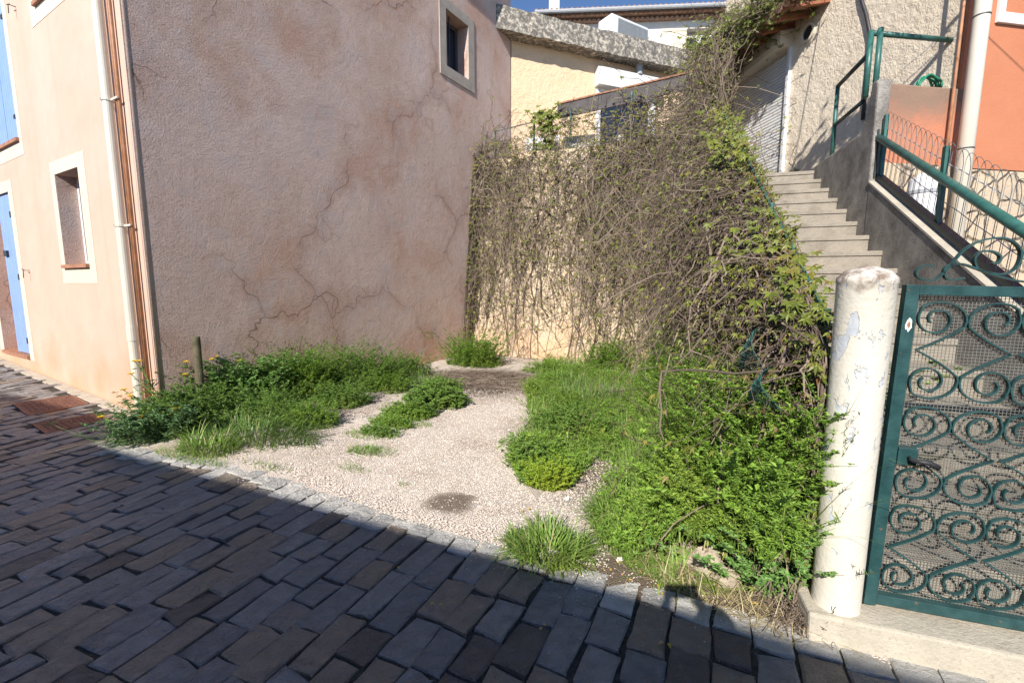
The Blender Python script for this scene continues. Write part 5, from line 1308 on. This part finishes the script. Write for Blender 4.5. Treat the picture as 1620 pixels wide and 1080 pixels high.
# person holding the phone, just behind the lens
PE = None
def skin(name, verts, edges, radii, mat, loc):
    me = bpy.data.meshes.new(name); me.from_pydata([tuple(v) for v in verts], edges, []); ob = bpy.data.objects.new(name, me); COL.objects.link(ob); ob.location = loc
    me.materials.append(mat)
    md = ob.modifiers.new('skin', 'SKIN'); ob.modifiers.new('sub', 'SUBSURF').levels = 1; ob.modifiers['sub'].render_levels = 1
    lay = me.skin_vertices[0].data if me.skin_vertices else None
    if lay is None:
        return ob
    for i, r_ in enumerate(radii): lay[i].radius = (r_, r_)
    lay[0].use_root = True
    md.use_smooth_shade = True
    return ob
bv = [(0, -.50, .93), (0, -.50, 1.12), (0, -.48, 1.32), (0, -.46, 1.46), (0, -.45, 1.53), (0, -.43, 1.60), (0, -.425, 1.70),
      (-.17, -.46, 1.42), (-.23, -.34, 1.24), (-.10, -.10, 1.45), (.17, -.46, 1.42), (.23, -.34, 1.24), (.12, -.10, 1.45),
      (-.10, -.50, .88), (-.11, -.47, .48), (-.11, -.52, .08), (-.12, -.38, .04), (.10, -.50, .88), (.11, -.47, .48), (.11, -.52, .08), (.12, -.38, .04)]
be = [(0, 1), (1, 2), (2, 3), (3, 4), (4, 5), (5, 6), (3, 7), (7, 8), (8, 9), (3, 10), (10, 11), (11, 12), (0, 13), (13, 14), (14, 15), (15, 16), (0, 17), (17, 18), (18, 19), (19, 20)]
br = [.15, .14, .15, .12, .055, .085, .07, .065, .045, .032, .065, .045, .032, .09, .06, .045, .035, .09, .06, .045, .035]
# hands: short finger chains
for sx in (-1, 1):
    wi = 9 if sx < 0 else 12; k0 = len(bv)
    bv.append((sx * .085, -.055, 1.50)); br.append(.024); be.append((wi, k0))
    for j in range(4):
        z = 1.475 + .022 * j; k = len(bv); bv += [(sx * .082, -.040, z), (sx * .074, -.010, z + .004), (sx * (.056 - .004 * j), -.006, z + .006)]; br += [.009, .008, .007]
        be += [(k0, k), (k, k + 1), (k + 1, k + 2)]
    k = len(bv); bv += [(sx * .07, -.055, 1.535), (sx * .05, -.045, 1.545)]; br += [.010, .008]; be += [(k0, k), (k, k + 1)]
PE = skin('person', bv, be, br, MT['cloth'], (0, 0, 0)); tag(PE, 'person in dark clothes standing behind the camera holding a phone', 'person')
m = M()
vs = []
for i in range(9):
    for j in range(14):
        th = j / 14 * 6.283; ph = math.pi * .62 * i / 8; r_ = .098
        vs.append(V(0, -.435, 1.645) + V(math.cos(th) * math.sin(ph) * r_, math.sin(th) * math.sin(ph) * r_ * 1.1, math.cos(ph) * r_ * 1.15))
m.add(vs, [[i * 14 + j, i * 14 + (j + 1) % 14, (i + 1) * 14 + (j + 1) % 14, (i + 1) * 14 + j] for i in range(8) for j in range(14)])
hh = m.build('hair', MT['hair'], smooth=True); hl = V(*hh.location); hh.parent = PE
m = M(); m.box(V(-.085, -.028, 1.512), V(.165, 0, 0), V(0, .009, 0), V(0, 0, .077)); tag(m.build('phone', MT['iron'], bevel=.003), 'black phone held up sideways by the person behind the camera', 'phone')

# ------------------------------------------------------------------ light, sky, camera
w = bpy.data.worlds.new('World'); SC.world = w; w.use_nodes = True
nt = w.node_tree; bg = nt.nodes['Background']; sky = nt.nodes.new('ShaderNodeTexSky'); sky.sky_type = 'NISHITA'; sky.sun_disc = False
sky.sun_elevation = math.asin(-SUN[2]); sky.sun_rotation = math.atan2(-SUN[0], -SUN[1]) % (2 * math.pi)
sky.altitude = 3000; sky.air_density = 1.0; sky.dust_density = 0; sky.ozone_density = 5.0
nt.links.new(sky.outputs[0], bg.inputs[0]); bg.inputs[1].default_value = .125
sl = bpy.data.lights.new('sun', 'SUN'); sl.energy = 4.8; sl.angle = math.radians(.5); sl.color = (1, .945, .86)
so2 = bpy.data.objects.new('sun', sl); COL.objects.link(so2); so2.rotation_euler = Vector(SUN).to_track_quat('-Z', 'Y').to_euler(); so2.location = (-6, -12, 12)
cam = bpy.data.cameras.new('camera'); co = bpy.data.objects.new('camera', cam); COL.objects.link(co); SC.camera = co
co.location = (0, 0, EYE); co.rotation_euler = (math.radians(90) - PIT, 0, 0)
cam.sensor_width = 36; cam.lens = 36 * F / 1620; cam.clip_start = .02; cam.clip_end = 500
SC.view_settings.view_transform = 'Standard'; SC.view_settings.look = 'None'; SC.view_settings.exposure = 0.58; SC.view_settings.gamma = 1
SC.cycles.max_bounces = 6; SC.cycles.transparent_max_bounces = 6
